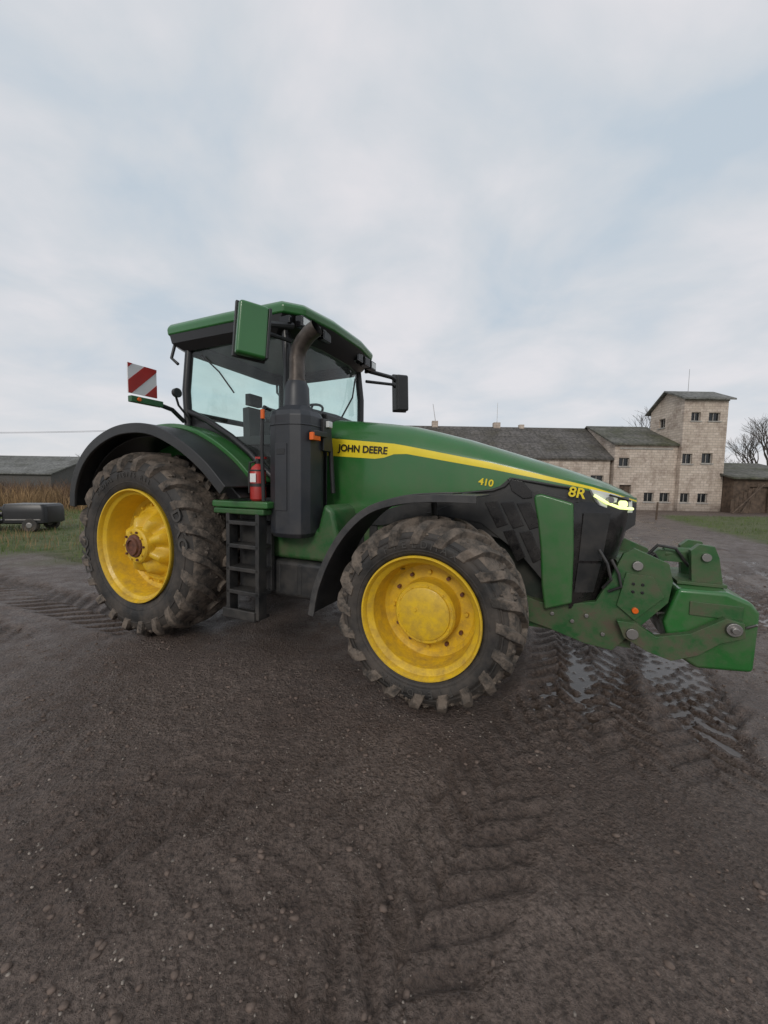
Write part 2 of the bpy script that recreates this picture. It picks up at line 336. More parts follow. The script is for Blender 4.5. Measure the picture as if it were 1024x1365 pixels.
# ---------------- chassis / engine
mb=MB()
mb.box(1.0,4.0,-.30,.30,.62,1.38,mat("engine_dark",(.012,.02,.014),.6,dirt=.6,dirtz=2))
mb.box(-.45,1.1,-.38,.38,.7,1.45,GREENL)
mb.cyl((0,-1.05,1.006),(0,1.05,1.006),.13,.13,GREENL,20)
mb.cyl((0,-.75,1.006),(0,.75,1.006),.26,.26,GREENL,28)
mb.box(3.02,3.33,-.72,.72,.60,.84,GREENL)
mb.cyl((3.175,-.95,.734),(3.175,.95,.734),.2,.2,GREENL,24)
mb.box(3.05,3.3,-.30,.30,.8,1.35,GREENL)
mb.box(2.1,3.0,-.42,-.28,1.0,1.38,GREENL); mb.box(2.1,3.0,.28,.42,1.0,1.38,GREENL)
for k in range(5): mb.box(2.2+.15*k,2.29+.15*k,-.44,-.41,1.05,1.3,BLK)
mb.build("chassis",T,bevel=.02)
mb=MB()
for s in (-1,1):
    mb.box(1.22,2.16,s*.30,s*.93,.60,.96,BLK)
    mb.prism([(1.38,.965),(2.2,.965),(2.26,1.22),(2.20,1.46),(2.10,1.52),(2.03,1.27),(1.38,1.20)],s*.34,s*.88,GREENL)
mb.build("fuel_tank",T,bevel=.045,seg=4)
mb=MB()
for x in (1.35,1.6,1.85): mb.box(x,x+.05,-.936,-.3,.64,.93,BLK)
mb.box(1.0,1.3,-.8,-.3,.75,1.45,BLK); mb.box(1.15,1.6,-.85,-.5,1.25,1.48,BLK)
mb.build("tank_straps",T,bevel=.01)
for s in (-1,1):
    mb=MB()
    mb.prism([(3.55,.86),(3.95,.74),(4.2,.76),(4.36,.80),(4.46,1.02),(4.53,1.20),(4.60,1.245),(4.82,1.15),(4.85,1.02),(4.83,.86),(4.72,.72),(4.49,.43),(4.30,.45),(4.02,.53),(3.6,.62)],s*.36,s*.42,GREENL)
    mb.prism([(4.55,1.06),(4.72,1.05),(4.80,.9),(4.62,.70),(4.50,.80)],s*.42,s*.445,GREENL)
    mb.cyl((4.62,s*.41,1.12),(4.62,s*.46,1.12),.035,.035,STEEL,16); mb.cyl((4.62,s*.40,.78),(4.62,s*.47,.78),.022,.022,ORANGE,16)
    for p in ((3.7,.75),(3.85,.68),(4.05,.66),(4.2,.62),(4.3,.68),(4.42,.55),(4.72,1.0),(4.55,1.0)): mb.cyl((p[0],s*.42,p[1]),(p[0],s*.436,p[1]),.017,.017,STEEL,8)
    for p in ((4.60,.92),(4.66,.92),(4.60,.98),(4.66,.98)): mb.cyl((p[0],s*.44,p[1]),(p[0],s*.452,p[1]),.012,.012,CABK,10)
    mb.prism([(4.50,.70),(4.62,.70),(4.75,.62),(4.95,.68),(5.14,.82),(5.24,.80),(5.25,.70),(5.12,.64),(5.0,.53),(4.85,.46),(4.70,.50),(4.55,.58)],s*.455,s*.515,GREENL)
    mb.cyl((5.18,s*.44,.755),(5.18,s*.545,.755),.045,.045,STEEL,18); mb.cyl((5.18,s*.54,.755),(5.18,s*.57,.755),.022,.022,STEEL,12)
    mb.cyl((4.60,s*.44,.62),(4.60,s*.54,.62),.04,.04,STEEL,16)
    mb.cyl((5.26,s*.47,.76),(5.31,s*.50,.80),.01,.01,STEEL,6)
    mb.cyl((4.60,s*.25,1.05),(4.78,s*.25,.75),.045,.045,BLK,16); mb.cyl((4.78,s*.25,.75),(4.9,s*.25,.6),.022,.022,STEEL,12)
    mb.build("front_hitch_side",T,bevel=.01)
mb=MB()
mb.box(3.7,4.6,-.36,.36,.5,.74,GREENL); mb.box(4.5,4.8,-.36,.36,.98,1.12,GREENL); mb.box(4.45,4.62,-.36,.36,.45,.95,GREENL)
mb.prism([(4.66,1.10),(4.80,1.22),(4.98,1.21),(5.0,1.13),(4.84,1.13),(4.74,1.04)],-.16,-.04,GREENL)
mb.prism([(5.0,.96),(4.98,1.24),(5.03,1.29),(5.12,1.28),(5.15,1.2),(5.19,.96)],-.27,-.20,GREENL)
mb.prism([(5.0,.96),(4.98,1.24),(5.03,1.29),(5.12,1.28),(5.15,1.2),(5.19,.96)],.02,.09,GREENL)
mb.cyl((5.07,-.3,1.2),(5.07,.12,1.2),.03,.03,STEEL,14); mb.cyl((4.84,-.12,1.19),(5.1,-.1,1.2),.045,.045,GREENL,16)
mb.tube([(4.7,-.2,1.15),(4.78,-.22,1.26),(4.9,-.2,1.24),(5.0,-.15,1.1)],.012,BLK,8)
mb.tube([(4.62,-.3,1.2),(4.68,-.34,1.02),(4.8,-.34,.9),(4.9,-.3,.8)],.014,BLK,8)
mb.tube([(4.45,-.43,1.15),(4.5,-.46,1.05),(4.52,-.46,.95),(4.44,-.44,.9)],.012,BLK,8)
mb.tube([(4.36,-.44,1.22),(4.42,-.47,1.12),(4.45,-.47,1.0),(4.40,-.44,.92)],.012,BLK,8)
for k in range(3): mb.tube([(4.66,-.3+.06*k,1.12),(4.75,-.3+.06*k,1.2),(4.86,-.28+.06*k,1.02),(4.86,-.25+.05*k,.8)],.01,BLK,8)
mb.build("front_hitch",T,bevel=.01)
mb=MB()
mb.prism([(4.88,.98),(5.16,.985),(5.30,.93),(5.345,.86),(5.335,.44),(5.02,.405),(4.86,.50),(4.80,.72)],-.44,.44,GREEN)
mb.build("front_weight",T,bevel=.03,seg=3)
mb=MB(); mb.box(4.95,5.25,-.452,-.44,.80,.9,GREENL); mb.box(4.90,5.2,-.30,.30,.985,1.01,GREENL); mb.build("weight_details",T,bevel=.004)
def arc(cx,cz,pts,n=28):
    out=[]
    P=[pts[0]]+pts+[pts[-1]]
    for i in range(1,len(P)-2):
        for k in range(6):
            t=k/6; out.append(tuple(.5*((2*b)+(-a+c)*t+(2*a-5*b+4*c-d)*t*t+(-a+3*b-3*c+d)*t**3) for a,b,c,d in zip(P[i-1],P[i],P[i+1],P[i+2])))
    out.append(pts[-1]); return out
FP=arc(0,0,[(2.19,.60),(2.24,.84),(2.36,1.12),(2.52,1.35),(2.72,1.52),(2.97,1.605),(3.25,1.635),(3.56,1.635)])
FEN=mat("fender_plastic",(.035,.036,.038),.34,var=.15,dirt=.8,dirtz=3,dcol=(.11,.10,.09),bump=.1,bscale=200)
for s in (-1,1):
    mb=MB(); mb.strip(FP,.014,s*.72,s*1.22,FEN)
    lip=[(p[0]*1,p[1]) for p in FP]
    mb.strip(lip,.055,s*1.215,s*1.235,FEN)
    mb.strip([(p[0]+.0,p[1]+.012) for p in FP[8:-4]],.012,s*.8,s*1.1,FEN)
    mb.tube([(3.1,s*.72,1.58),(3.1,s*.6,1.2),(3.1,s*.6,.85)],.025,BLK); mb.box(3.0,3.2,s*.6,s*1.1,1.57,1.61,BLK)
    mb.build("front_fender",T,bevel=.004,ang=50)
RP=arc(0,0,[(-.985,1.40),(-.95,1.62),(-.82,1.86),(-.60,2.06),(-.30,2.20),(.03,2.265),(.42,2.245),(.80,2.11),(1.15,1.90),(1.42,1.66)])
for s in (-1,1):
    mb=MB(); mb.strip(RP,.02,s*.98,s*1.36,BLK); mb.strip(RP,.10,s*1.345,s*1.375,BLK); mb.strip([(x,z-.1) for x,z in RP[:]],.02,s*.7,s*1.2,BLK)
    mb.build("rear_fender_extension",T,bevel=.008,ang=50)
    mb=MB(); G=[(x+.015,z+.045) for x,z in RP[4:]]
    mb.strip(G,.05,s*.70,s*1.02,GREEN); mb.prism([(-.5,2.1),(0,2.28),(.45,2.26),(.85,2.10),(1.3,1.82),(1.46,1.66),(1.46,1.4),(.6,1.3),(-.5,1.3)],s*.66,s*.71,GREEN)
    mb.build("rear_fender",T,bevel=.012,ang=50)
for s in (-1,1):
    mb=MB()
    mb.box(1.02,1.70,s*.75,s*1.17,1.46,1.525,GREEN); mb.box(1.04,1.66,s*.8,s*1.172,1.40,1.455,GREENL)
    mb.build("platform",T,bevel=.015)
    mb=MB()
    for x in (1.20,1.56): mb.prism([(x,1.42),(x+.045,1.42),(x+.035,.42),(x-.01,.42)],s*1.06,s*1.17,BLK)
    for z in (1.32,1.10,.88,.66): mb.box(1.20,1.60,s*1.0,s*1.17,z-.02,z+.02,BLK)
    mb.box(1.16,1.56,s*.98,s*1.18,.40,.43,BLK); mb.box(1.16,1.56,s*1.16,s*1.19,.41,.50,BLK)
    mb.box(1.2,1.6,s*.95,s*1.0,.66,1.4,BLK)
    mb.build("ladder",T,bevel=.008)
mb=MB()
for s in (-1,1):
    mb.tube([(1.62,s*1.12,1.53),(1.62,s*1.14,2.0),(1.63,s*1.14,2.30),(1.60,s*1.08,2.38),(1.55,s*.95,2.38)],.017,BLK,10)
mb.tube([(1.655,-1.165,2.26),(1.655,-1.165,2.34)],.018,ORANGE,10)
mb.build("handrail",T)
mb=MB(); ex,ey=1.50,-1.06
mb.tube([(ex,ey,1.53),(ex,ey,1.545),(ex,ey,1.80),(ex,ey,1.84),(ex,ey,1.87)],[.06,.072,.072,.055,.02],RED,20)
mb.cyl((ex,ey,1.86),(ex,ey,1.92),.018,.018,BLK,10); mb.box(ex-.02,ex+.09,ey-.015,ey+.015,1.915,1.935,RED)
mb.tube([(ex,ey,1.90),(ex-.07,ey-.03,1.88),(ex-.085,ey-.03,1.75),(ex-.08,ey-.03,1.60)],.011,BLK,8)
mb.cyl((ex,ey,1.66),(ex,ey,1.69),.0745,.0745,BLK,20,False); mb.cyl((ex,ey,1.80),(ex,ey,1.815),.0735,.0735,BLK,20,False); mb.add([(ex-.03,ey-.0725,1.70),(ex+.04,ey-.0725,1.70),(ex+.04,ey-.0725,1.78),(ex-.03,ey-.0725,1.78)],[(0,1,2,3)],WHITE)
mb.build("extinguisher",T)
def rrect(x0,x1,y0,y1,r,z,n=5):
    o=[]
    for cx,cy,a in ((x1-r,y1-r,0),(x0+r,y1-r,pi/2),(x0+r,y0+r,pi),(x1-r,y0+r,3*pi/2)):
        for k in range(n+1): t=a+pi/2*k/n; o.append((cx+r*math.cos(t),cy+r*math.sin(t),z))
    return o
def ringloft(mb,rings,m,cap=True):
    k=len(rings[0]); vs=[p for q in rings for p in q]
    fs=[(a*k+j,a*k+(j+1)%k,(a+1)*k+(j+1)%k,(a+1)*k+j) for a in range(len(rings)-1) for j in range(k)]
    if cap: fs+=[tuple(range(k)),tuple(range(len(rings)*k-1,(len(rings)-1)*k-1,-1))]
    mb.add(vs,fs,m)
mb=MB(); a=(1.60,2.02,-1.09,-.66)
ringloft(mb,[rrect(a[0]+.03,a[1]-.03,a[2]+.03,a[3]-.03,.1,1.20,2),rrect(*a,.13,1.24,2),rrect(*a,.13,2.30,2),rrect(a[0]+.02,a[1]-.02,a[2]+.02,a[3]-.02,.12,2.345,2),rrect(a[0]+.08,a[1]-.08,a[2]+.09,a[3]-.09,.1,2.40,2)],CAN)
ringloft(mb,[rrect(a[0]-.006,a[1]+.006,a[2]-.006,a[3]+.006,.133,z,2) for z in (2.21,2.225)],CAN)
mb.build("exhaust_filter_can",T,ang=20,bevel=.006)
mb=MB()
mb.box(1.73,1.86,-1.098,-1.088,1.45,2.05,CAN); mb.box(1.75,1.84,-1.101,-1.094,1.95,2.0,BLKG)
mb.build("can_cover_plate",T,bevel=.003)
mb=MB(); nx,ny=1.80,-.87
mb.tube([(nx,ny,2.38),(nx,ny,2.44),(nx,ny,2.58),(nx,ny,2.63)],[.125,.118,.112,.09],CAN,28)
pp=[(nx,ny,2.60),(nx,ny,2.72),(nx,ny,2.84),(nx+.02,ny,2.92),(nx+.07,ny-.0,2.99),(nx+.14,ny-.0,3.05),(nx+.22,ny,3.09)]
mb.tube(pp,.072,PIPE,28,cap=False); mb.tube([(nx+.22,ny,3.09),(nx+.13,ny,3.045),(nx+.06,ny,2.98)],.068,CABK,28,cap=False)
mb.cyl((nx,ny,2.62),(nx,ny,2.65),.082,.082,PIPE,28); mb.build("exhaust_stack",T,ang=30)
mb=MB(); mb.box(2.0,2.05,-.80,-.66,2.0,2.30,BLK); mb.box(2.02,2.08,-.98,-.78,2.12,2.17,BLK); mb.box(2.03,2.075,-1.0,-.88,2.08,2.15,ORANGE); mb.box(2.03,2.08,-.76,-.69,2.22,2.28,LAMP)
mb.tube([(1.98,-.62,2.3),(2.0,-.60,2.0),(2.02,-.58,1.6)],.025,BLK); mb.build("turn_signal_bracket",T,bevel=.008)
# ---------------- cab
mb=MB()
for s in (-1,1):
    mb.tube([(1.58,s*.74,1.62),(1.60,s*.75,2.2),(1.60,s*.745,2.8),(1.56,s*.73,3.17)],.045,CABK,10)
    mb.tube([(.27,s*.80,2.20),(.24,s*.80,2.7),(.27,s*.77,3.2)],.045,CABK,10)
    mb.tube([(.25,s*.80,2.48),(.55,s*.80,2.36),(.9,s*.80,2.17),(1.15,s*.80,2.0),(1.35,s*.79,1.82),(1.56,s*.77,1.66)],.035,CABK,10)
    mb.tube([(.27,s*.78,3.17),(.9,s*.79,3.18),(1.56,s*.74,3.17)],.035,CABK,8)
    mb.prism([(.25,2.46),(.9,2.14),(1.35,1.80),(1.56,1.64),(1.56,1.40),(.25,1.4)],s*.70,s*.79,CABK)
mb.tube([(.25,-.8,2.45),(.25,.8,2.45)],.035,CABK,8)
mb.tube([(1.60,-.74,2.42),(1.66,-.4,2.44),(1.68,0,2.45),(1.66,.4,2.44),(1.60,.74,2.42)],.04,CABK,8)
mb.box(1.45,1.82,-.62,.62,1.5,2.41,CABK)
mb.box(.25,1.6,-.70,.70,1.5,1.72,CABK)
mb.build("cab_frame",T,bevel=.0,ang=40)
for s in (-1,1):
    mb=MB(); P_=[(.26,s*.792,2.48),(.27,s*.78,3.17),(.9,s*.785,3.17),(1.56,s*.74,3.17),(1.59,s*.755,1.66),(1.35,s*.785,1.82),(.9,s*.795,2.16)]
    mb.add(P_,[(0,1,2,6),(2,3,4,5,6)],GLASS)
    o=mb.build("side_window",T); me_=o.data
    if (me_.polygons[0].normal.y>0)!=(s>0): me_.flip_normals()
mb=MB()
n=8; vs=[]
for i in range(n+1):
    y=-.73+1.46*i/n; b=.08*(1-(y/.74)**2); vs+=[(1.60+b,y,2.42),(1.57+b,y,3.14)]
mb.add(vs,[(2*i,2*i+1,2*i+3,2*i+2) for i in range(n)],GLASS)
o=mb.build("windshield",T)
if o.data.polygons[0].normal.x<0: o.data.flip_normals()
mb=MB()
mb.add([(.25,-.77,2.48),(.27,-.75,3.2),(.27,.75,3.2),(.25,.77,2.48)],[(0,1,2,3)],GLASS)
o=mb.build("rear_window",T)
if o.data.polygons[0].normal.x>0: o.data.flip_normals()
def plan(x0,x1,w0,w1,z,c=.14):
    return [(x0,-w0+c,z),(x0+c*.6,-w0,z),((x0+x1)/2,-(w0+w1)/2-.01,z),(x1-c*1.2,-w1,z),(x1-.03,-w1+c*1.1,z),(x1+.04,-.3,z),(x1+.04,.3,z),(x1-.03,w1-c*1.1,z),(x1-c*1.2,w1,z),((x0+x1)/2,(w0+w1)/2+.01,z),(x0+c*.6,w0,z),(x0,w0-c,z)]
mb=MB(); ringloft(mb,[plan(.25,1.58,.74,.70,3.24),plan(.20,1.60,.79,.75,3.13),plan(.16,1.64,.81,.77,3.12),plan(.04,1.74,.88,.84,3.20),plan(.02,1.79,.89,.86,3.29)],CABK,cap=False); mb.build("cab_roof_underside",T,ang=30)
mb=MB(); ringloft(mb,[plan(.20,1.62,.78,.74,3.25),plan(.20,1.62,.78,.74,3.27)],LINER); mb.build("cab_headliner",T)
mb=MB(); ringloft(mb,[plan(.0,1.80,.90,.875,3.285),plan(-.01,1.82,.905,.88,3.36),plan(.02,1.78,.88,.85,3.405),plan(.14,1.62,.76,.72,3.44),plan(.3,1.4,.5,.5,3.45)],GREEN)
mb.build("cab_roof",T,bevel=.02,seg=3,ang=20)
mb=MB()
for s in (-1,1):
    for y in (.72,.55,.36):
        mb.box(1.72,1.80,s*y-.07,s*y+.07,3.17,3.27,BLKG); mb.add([(1.803,s*y-.055,3.185),(1.803,s*y+.055,3.185),(1.803,s*y+.055,3.255),(1.803,s*y-.055,3.255)],[(0,1,2,3)],BLK if y<.7 else LAMP)
    mb.box(1.60,1.72,s*.84,s*.875,3.18,3.25,BLKG)
    mb.tube([(.12,s*.84,3.2),(.10,s*.87,3.05),(.18,s*.85,2.98)],.018,BLK,8)
mb.cyl((.35,.3,3.45),(.35,.3,3.52),.06,.05,BLK,16)
mb.build("roof_lights",T,bevel=.01)
mb=MB()
mb.box(.52,.98,-.26,.26,2.0,2.14,SEAT); mb.box(.46,.58,-.22,.22,2.1,2.62,SEAT,rot=Matrix.Rotation(-.12,3,'Y'),taper=.8); mb.box(.42,.50,-.11,.11,2.66,2.80,SEAT); mb.box(.6,.9,-.15,.15,1.7,2.0,CABK)
mb.box(.6,1.2,-.48,-.34,2.12,2.22,SEAT); mb.box(1.15,1.19,-.60,-.40,2.34,2.50,BLKG); mb.tube([(1.1,-.4,2.2),(1.17,-.46,2.4)],.02,CABK)
mb.tube([(1.55,0,1.75),(1.32,0,2.42)],.05,CABK); mb.box(1.3,1.55,-.2,.2,2.2,2.42,CABK)
c=Vector((1.28,0,2.52)); ax=Vector((-.45,0,.9)).normalized(); u=Vector((0,1,0)); w=ax.cross(u)
mb.tube([c+(u*math.cos(t)+w*math.sin(t))*.2 for t in np.linspace(0,2*pi,25)],.016,CABK,8)
for t in (0,2.1,4.2): mb.tube([c-ax*.03,c+(u*math.cos(t)+w*math.sin(t))*.2],.014,CABK,6)
mb.build("cab_interior",T,bevel=.02)
mb=MB(); mb.tube([(1.70,.1,2.47),(1.70,.35,2.75),(1.68,.45,3.0)],.01,CABK,6); mb.tube([(.5,-.81,3.05),(.75,-.81,2.85),(.95,-.805,2.62)],.008,CABK,6); mb.build("wipers",T)
def mirror(s,x,y,z,hw,hh,rz,m1):
    R=Matrix.Rotation(rz,3,'Z')@Matrix.Rotation(.06,3,'Y')@Matrix.Rotation(.07*s,3,'X')
    mb=MB(); mb.box(x-.05,x+.05,y-hw,y+hw,z-hh,z+hh,m1,rot=R,taper=.96)
    mb.build("mirror_shell",T,bevel=.03,seg=3)
    mb=MB(); o=R@Vector((-.062,0,0)); mb.box(x+o.x-.018,x+o.x+.018,y+o.y-hw-.012,y+o.y+hw+.012,z-hh-.012+o.z,z+hh+.012+o.z,BLK,rot=R)
    o=R@Vector((.0,-s*(hw+.004),0)); mb.box(x+o.x-.045,x+o.x+.045,y+o.y-.014,y+o.y+.014,z-hh*.97+o.z,z+hh*.97+o.z,BLK,rot=R); mb.build("mirror_frame",T,bevel=.01)
    mb=MB(); mb.tube([(1.70,s*.80,3.18),(x-.06,s*(abs(y)-hw-.1),z+hh*.7),(x-.04,y,z+hh*.5)],.028,BLK,8); mb.tube([(1.66,s*.78,3.05),(x-.07,s*(abs(y)-hw-.08),z+hh*.35),(x-.05,y,z+.05)],.02,BLK,8); mb.build("mirror_arm",T)
mirror(-1,1.67,-1.30,2.96,.125,.215,-.62,GREEN); mirror(1,1.93,1.36,3.0,.10,.25,-.62,BLK)
mb=MB(); X0=.24
mb.box(X0-.012,X0,-1.44,-1.15,2.545,2.83,WHITE)
L=.29;H=.285
def clipstripe(a,b):
    pts=[(0,0),(L,0),(L,H),(0,H)]
    def clip(P,f):
        o=[]
        for i in range(len(P)):
            p,q=P[i],P[(i+1)%len(P)]; fp,fq=f(p),f(q)
            if fp>=0:o.append(p)
            if fp*fq<0:
                t=fp/(fp-fq); o.append((p[0]+t*(q[0]-p[0]),p[1]+t*(q[1]-p[1])))
        return o
    g2=lambda p:p[0]+p[1]
    P=clip(pts,lambda p:g2(p)-a); return clip(P,lambda p:b-g2(p)) if len(P)>2 else []
for a0,a1 in ((-.01,.13),(.26,.41),(.53,.6)):
    P=clipstripe(a0,a1)
    if len(P)>2: mb.prism([(-1.15-u_,2.545+v) for u_,v in P],X0+.001,X0+.004,RED,ax='X')
mb.build("hazard_sign",T)
mb=MB(); mb.box(X0-.03,X0+.03,-1.43,-1.1,2.46,2.52,GREENL); mb.tube([(X0,-1.15,2.49),(X0,-.98,2.46),(X0+.02,-.85,2.35)],.025,BLK,8); mb.cyl((X0+.03,-1.36,2.49),(X0+.05,-1.36,2.49),.02,.02,ORANGE,12)
mb.cyl((X0+.1,-1.02,2.62),(X0+.15,-1.02,2.62),.045,.05,BLK,14); mb.tube([(X0+.1,-1.02,2.62),(X0+.1,-.98,2.5),(X0+.12,-.85,2.36)],.014,BLK,6)
mb.build("fender_lights",T,bevel=.008)
mb=MB(); mb.tube([(.3,.6,3.44),(.3,.6,3.44+.2)],.004,CABK,5); mb.build("antenna",T)

# ================================================================== GROUND
def vn(x,y,seed):
    xi=np.floor(x).astype(np.int64); yi=np.floor(y).astype(np.int64); fx=x-xi; fy=y-yi
    fx=fx*fx*(3-2*fx); fy=fy*fy*(3-2*fy)
    def h(a,b):
        n=(a*374761393+b*668265263+seed*974711)&0x7fffffff
        n=((n^(n>>13))*1274126177)&0x7fffffff
        return ((n^(n>>16))&0xffff)/65535.
    return (h(xi,yi)*(1-fx)+h(xi+1,yi)*fx)*(1-fy)+(h(xi,yi+1)*(1-fx)+h(xi+1,yi+1)*fx)*fy
def fbm(x,y,f,o,seed,g=.5):
    s=0;a=1;t=0
    for i in range(o):
        ca,sa=math.cos(.6*i+.3),math.sin(.6*i+.3)
        s=s+a*(vn((x*ca-y*sa)*f+i*17.3,(x*sa+y*ca)*f-i*9.1,seed+i)-.5); t+=a; a*=g; f*=2.03
    return s/t
sm=lambda a,b,x:(lambda t:t*t*(3-2*t))(np.clip((x-a)/(b-a),0,1))
cT,sT=math.cos(TH),math.sin(TH)
LEVEL=-.040
def ground(x,y):
    dist=np.hypot(x,y-1)
    near=np.clip(10/np.maximum(dist,1),0,1)
    z=.035*fbm(x,y,.25,2,3)*near+.030*fbm(x,y,1.3,3,5)*near
    rough=sm(-.12,.2,fbm(x,y,.5,3,21))
    z=z+(.010+.026*rough)*fbm(x,y,8,4,9,.65)*near
    lx=cT*(x-PX)-sT*(y-PY); ly=sT*(x-PX)+cT*(y-PY)
    wob=fbm(x,y,1.7,3,88); wob2=fbm(x,y,5,2,99)
    def track(d,s,hw,depth,per,lo=-.22):
        d=d+.06*wob
        m=1-sm(hw*.8,hw*1.12,np.abs(d)+.05*wob2); ridge=np.exp(-((np.abs(d)-hw*1.2)/(.07))**2)*(.6+1.6*wob2)
        sg=np.where(d>0,.5,0)
        lug=.5+.5*np.sin(2*pi*((s+.12*wob)/per+np.abs(d)/per*1.0+sg)); lug=sm(.3,.75,lug+.6*wob2)
        brk=sm(lo,lo+.3,fbm(x,y,.9,2,77))
        return (-m*depth*(.2+.95*lug)+ridge*depth*.6)*brk*near
    back=sm(.3,-.2,lx)
    z=z+track(ly+.97,lx,.36,.042,.27,-.4)*back+track(ly-.97,lx,.36,.042,.27,-.4)*back
    z=z+track(ly+2.0,lx,.33,.034,.25,-.3)*sm(-.8,-1.6,lx)
    for cx,cy,R,hw,dp in ((7.2,-3.2,6.6,.30,.015),(7.2,-3.2,8.4,.30,.020),(-6,9,8.6,.28,.012),(9.5,1.0,7.2,.32,.024),(1.0,-9.5,11.3,.3,.010),(-9,-2,7.4,.3,.011),(10,-6,10.9,.3,.013)):
        r=np.hypot(x-cx,y-cy); a=np.arctan2(y-cy,x-cx); z=z+track(r-R,a*R,hw,dp,.17)
    rd=((x-3.4)*19-(y-3.0)*9.5)/21.24; rs=((x-3.4)*9.5+(y-3)*19)/21.24
    road=np.exp(-(rd/2.9)**4)*sm(-2.4,-.3,rs+.8*fbm(x,y,.6,2,35))
    dn=np.clip(.35+near,0,1)/np.maximum(near,.05)
    for o in (-2.1,-1.3,-.5,.4,1.2,2.0): z=z+track(rd-o-.35*np.sin(rs*.35+o*2),rs,.26,.038,.19,-.4)*road*np.minimum(dn,2)
    z=z+road*.040*fbm(x,y,2.2,3,31)+road*.03*fbm(x,y,.7,2,33)-.004*road
    wet=road*sm(-.35,.0,fbm(x,y,.8,3,41))
    z=z+road*.025*fbm(x,y,9,3,37)
    water=np.where((road>.35),sm(.004,-.002,z-LEVEL),0)
    z=np.where(road>.35,np.maximum(z,LEVEL),z)
    gl=sm(-.8,.8,y-8.5+2.2*fbm(x,y,.5,3,51))*sm(-3,-5,x)
    line=(x-12.1)-(y-12.1)*(4.4/10.2)
    gr=sm(-.4,.4,line+1.2*fbm(x,y,.6,3,61))*sm(25,23,y+2*fbm(x,y,.5,2,62))*sm(9,11,y)
    far=sm(45,70,dist)
    grass=np.clip(np.maximum(np.maximum(gl,gr),far),0,1)
    for wx,wy,rr_ in ((0,-.97,.45),(0,.97,.45),(3.175,-.98,.4),(3.175,.98,.4)):
        k=1-sm(rr_*.6,rr_*1.3,np.hypot(lx-wx,ly-wy)); z=z*(1-k)+.012*k; water=water*(1-k)
    return z,wet*(1-grass),grass,water*(1-grass)
def axis(lo,hi,d,far_lo,far_hi,g=1.045):
    a=list(np.arange(lo,hi,d)); st=d;p=hi
    while p<far_hi: a.append(p); st*=g; p+=st
    a.append(far_hi); b=[];st=d;p=lo
    while True:
        st*=g;p-=st
        if p<far_lo: break
        b.append(p)
    b.append(far_lo); return np.array(b[::-1]+a)
gx=axis(-3.6,5.6,.017,-2500,2500,1.035); gy=axis(.85,5.6,.015,-40,4000,1.022)
XX,YY=np.meshgrid(gx,gy); zz,wet,grs,wtr=ground(XX,YY)
nx_,ny_=len(gx),len(gy)
co=np.stack([XX,YY,zz],-1).reshape(-1,3)
idx=np.arange(nx_*ny_).reshape(ny_,nx_)
q=np.stack([idx[:-1,:-1],idx[:-1,1:],idx[1:,1:],idx[1:,:-1]],-1).reshape(-1,4)
me=bpy.data.meshes.new("ground"); me.vertices.add(len(co)); me.vertices.foreach_set("co",co.ravel())
me.loops.add(q.size); me.loops.foreach_set("vertex_index",q.ravel()); me.polygons.add(len(q)); me.polygons.foreach_set("loop_start",np.arange(0,q.size,4)); me.polygons.foreach_set("use_smooth",[True]*len(q))
me.update(calc_edges=True)
for nm,ar in (("wet",wet),("grass",grs),("water",wtr)):
    at=me.attributes.new(nm,'FLOAT','POINT'); at.data.foreach_set("value",ar.ravel().astype(np.float32))
gob=bpy.data.objects.new("ground",me); sc.collection.objects.link(gob)
m=bpy.data.materials.new("mud_ground"); m.use_nodes=True; nt=m.node_tree;N=nt.nodes;b=N["Principled BSDF"]
tc=N.new("ShaderNodeNewGeometry"); pos=tc.outputs["Position"]
def noise(sc_,det=6,ro=.6,dist=0):
    n=N.new("ShaderNodeTexNoise"); n.inputs["Scale"].default_value=sc_; n.inputs["Detail"].default_value=det; n.inputs["Roughness"].default_value=ro; n.inputs["Distortion"].default_value=dist; lk(nt,pos,n.inputs["Vector"]); return n.outputs["Fac"]
def mrange(v,a,b_,c,d):
    n=N.new("ShaderNodeMapRange"); n.inputs[1].default_value=a;n.inputs[2].default_value=b_;n.inputs[3].default_value=c;n.inputs[4].default_value=d; lk(nt,v,n.inputs[0]); return n.outputs[0]
def mixc(f,a,c):
    n=N.new("ShaderNodeMix"); n.data_type='RGBA'; lk(nt,f,n.inputs[0])
    for k,v in ((6,a),(7,c)):
        if isinstance(v,tuple): n.inputs[k].default_value=(*v,1)
        else: lk(nt,v,n.inputs[k])
    return n.outputs[2]
def mixf(f,a,c):
    n=N.new("ShaderNodeMix"); lk(nt,f,n.inputs[0])
    for k,v in ((2,a),(3,c)):
        if isinstance(v,(int,float)): n.inputs[k].default_value=v
        else: lk(nt,v,n.inputs[k])
    return n.outputs[0]
def math_(op,a,c):
    n=N.new("ShaderNodeMath"); n.operation=op; n.use_clamp=(op!='ADD' )
    for k,v in ((0,a),(1,c)):
        if isinstance(v,(int,float)): n.inputs[k].default_value=v
        else: lk(nt,v,n.inputs[k])
    return n.outputs[0]
def attr(nm):
    n=N.new("ShaderNodeAttribute"); n.attribute_name=nm; return n.outputs["Fac"]
big=mrange(noise(.8,4),.38,.62,0,1); finen=noise(38,5,.78); fine=mrange(finen,.36,.60,0,1)
c1=mixc(big,(.130,.092,.074),(.205,.156,.130))
c2=mixc(fine,(.050,.035,.028),c1)
sp=N.new("ShaderNodeTexVoronoi"); sp.inputs["Scale"].default_value=70; lk(nt,pos,sp.inputs["Vector"])
spk=math_('MULTIPLY',mrange(sp.outputs["Distance"],.12,.22,1,0),mrange(noise(9,2),.5,.62,0,1))
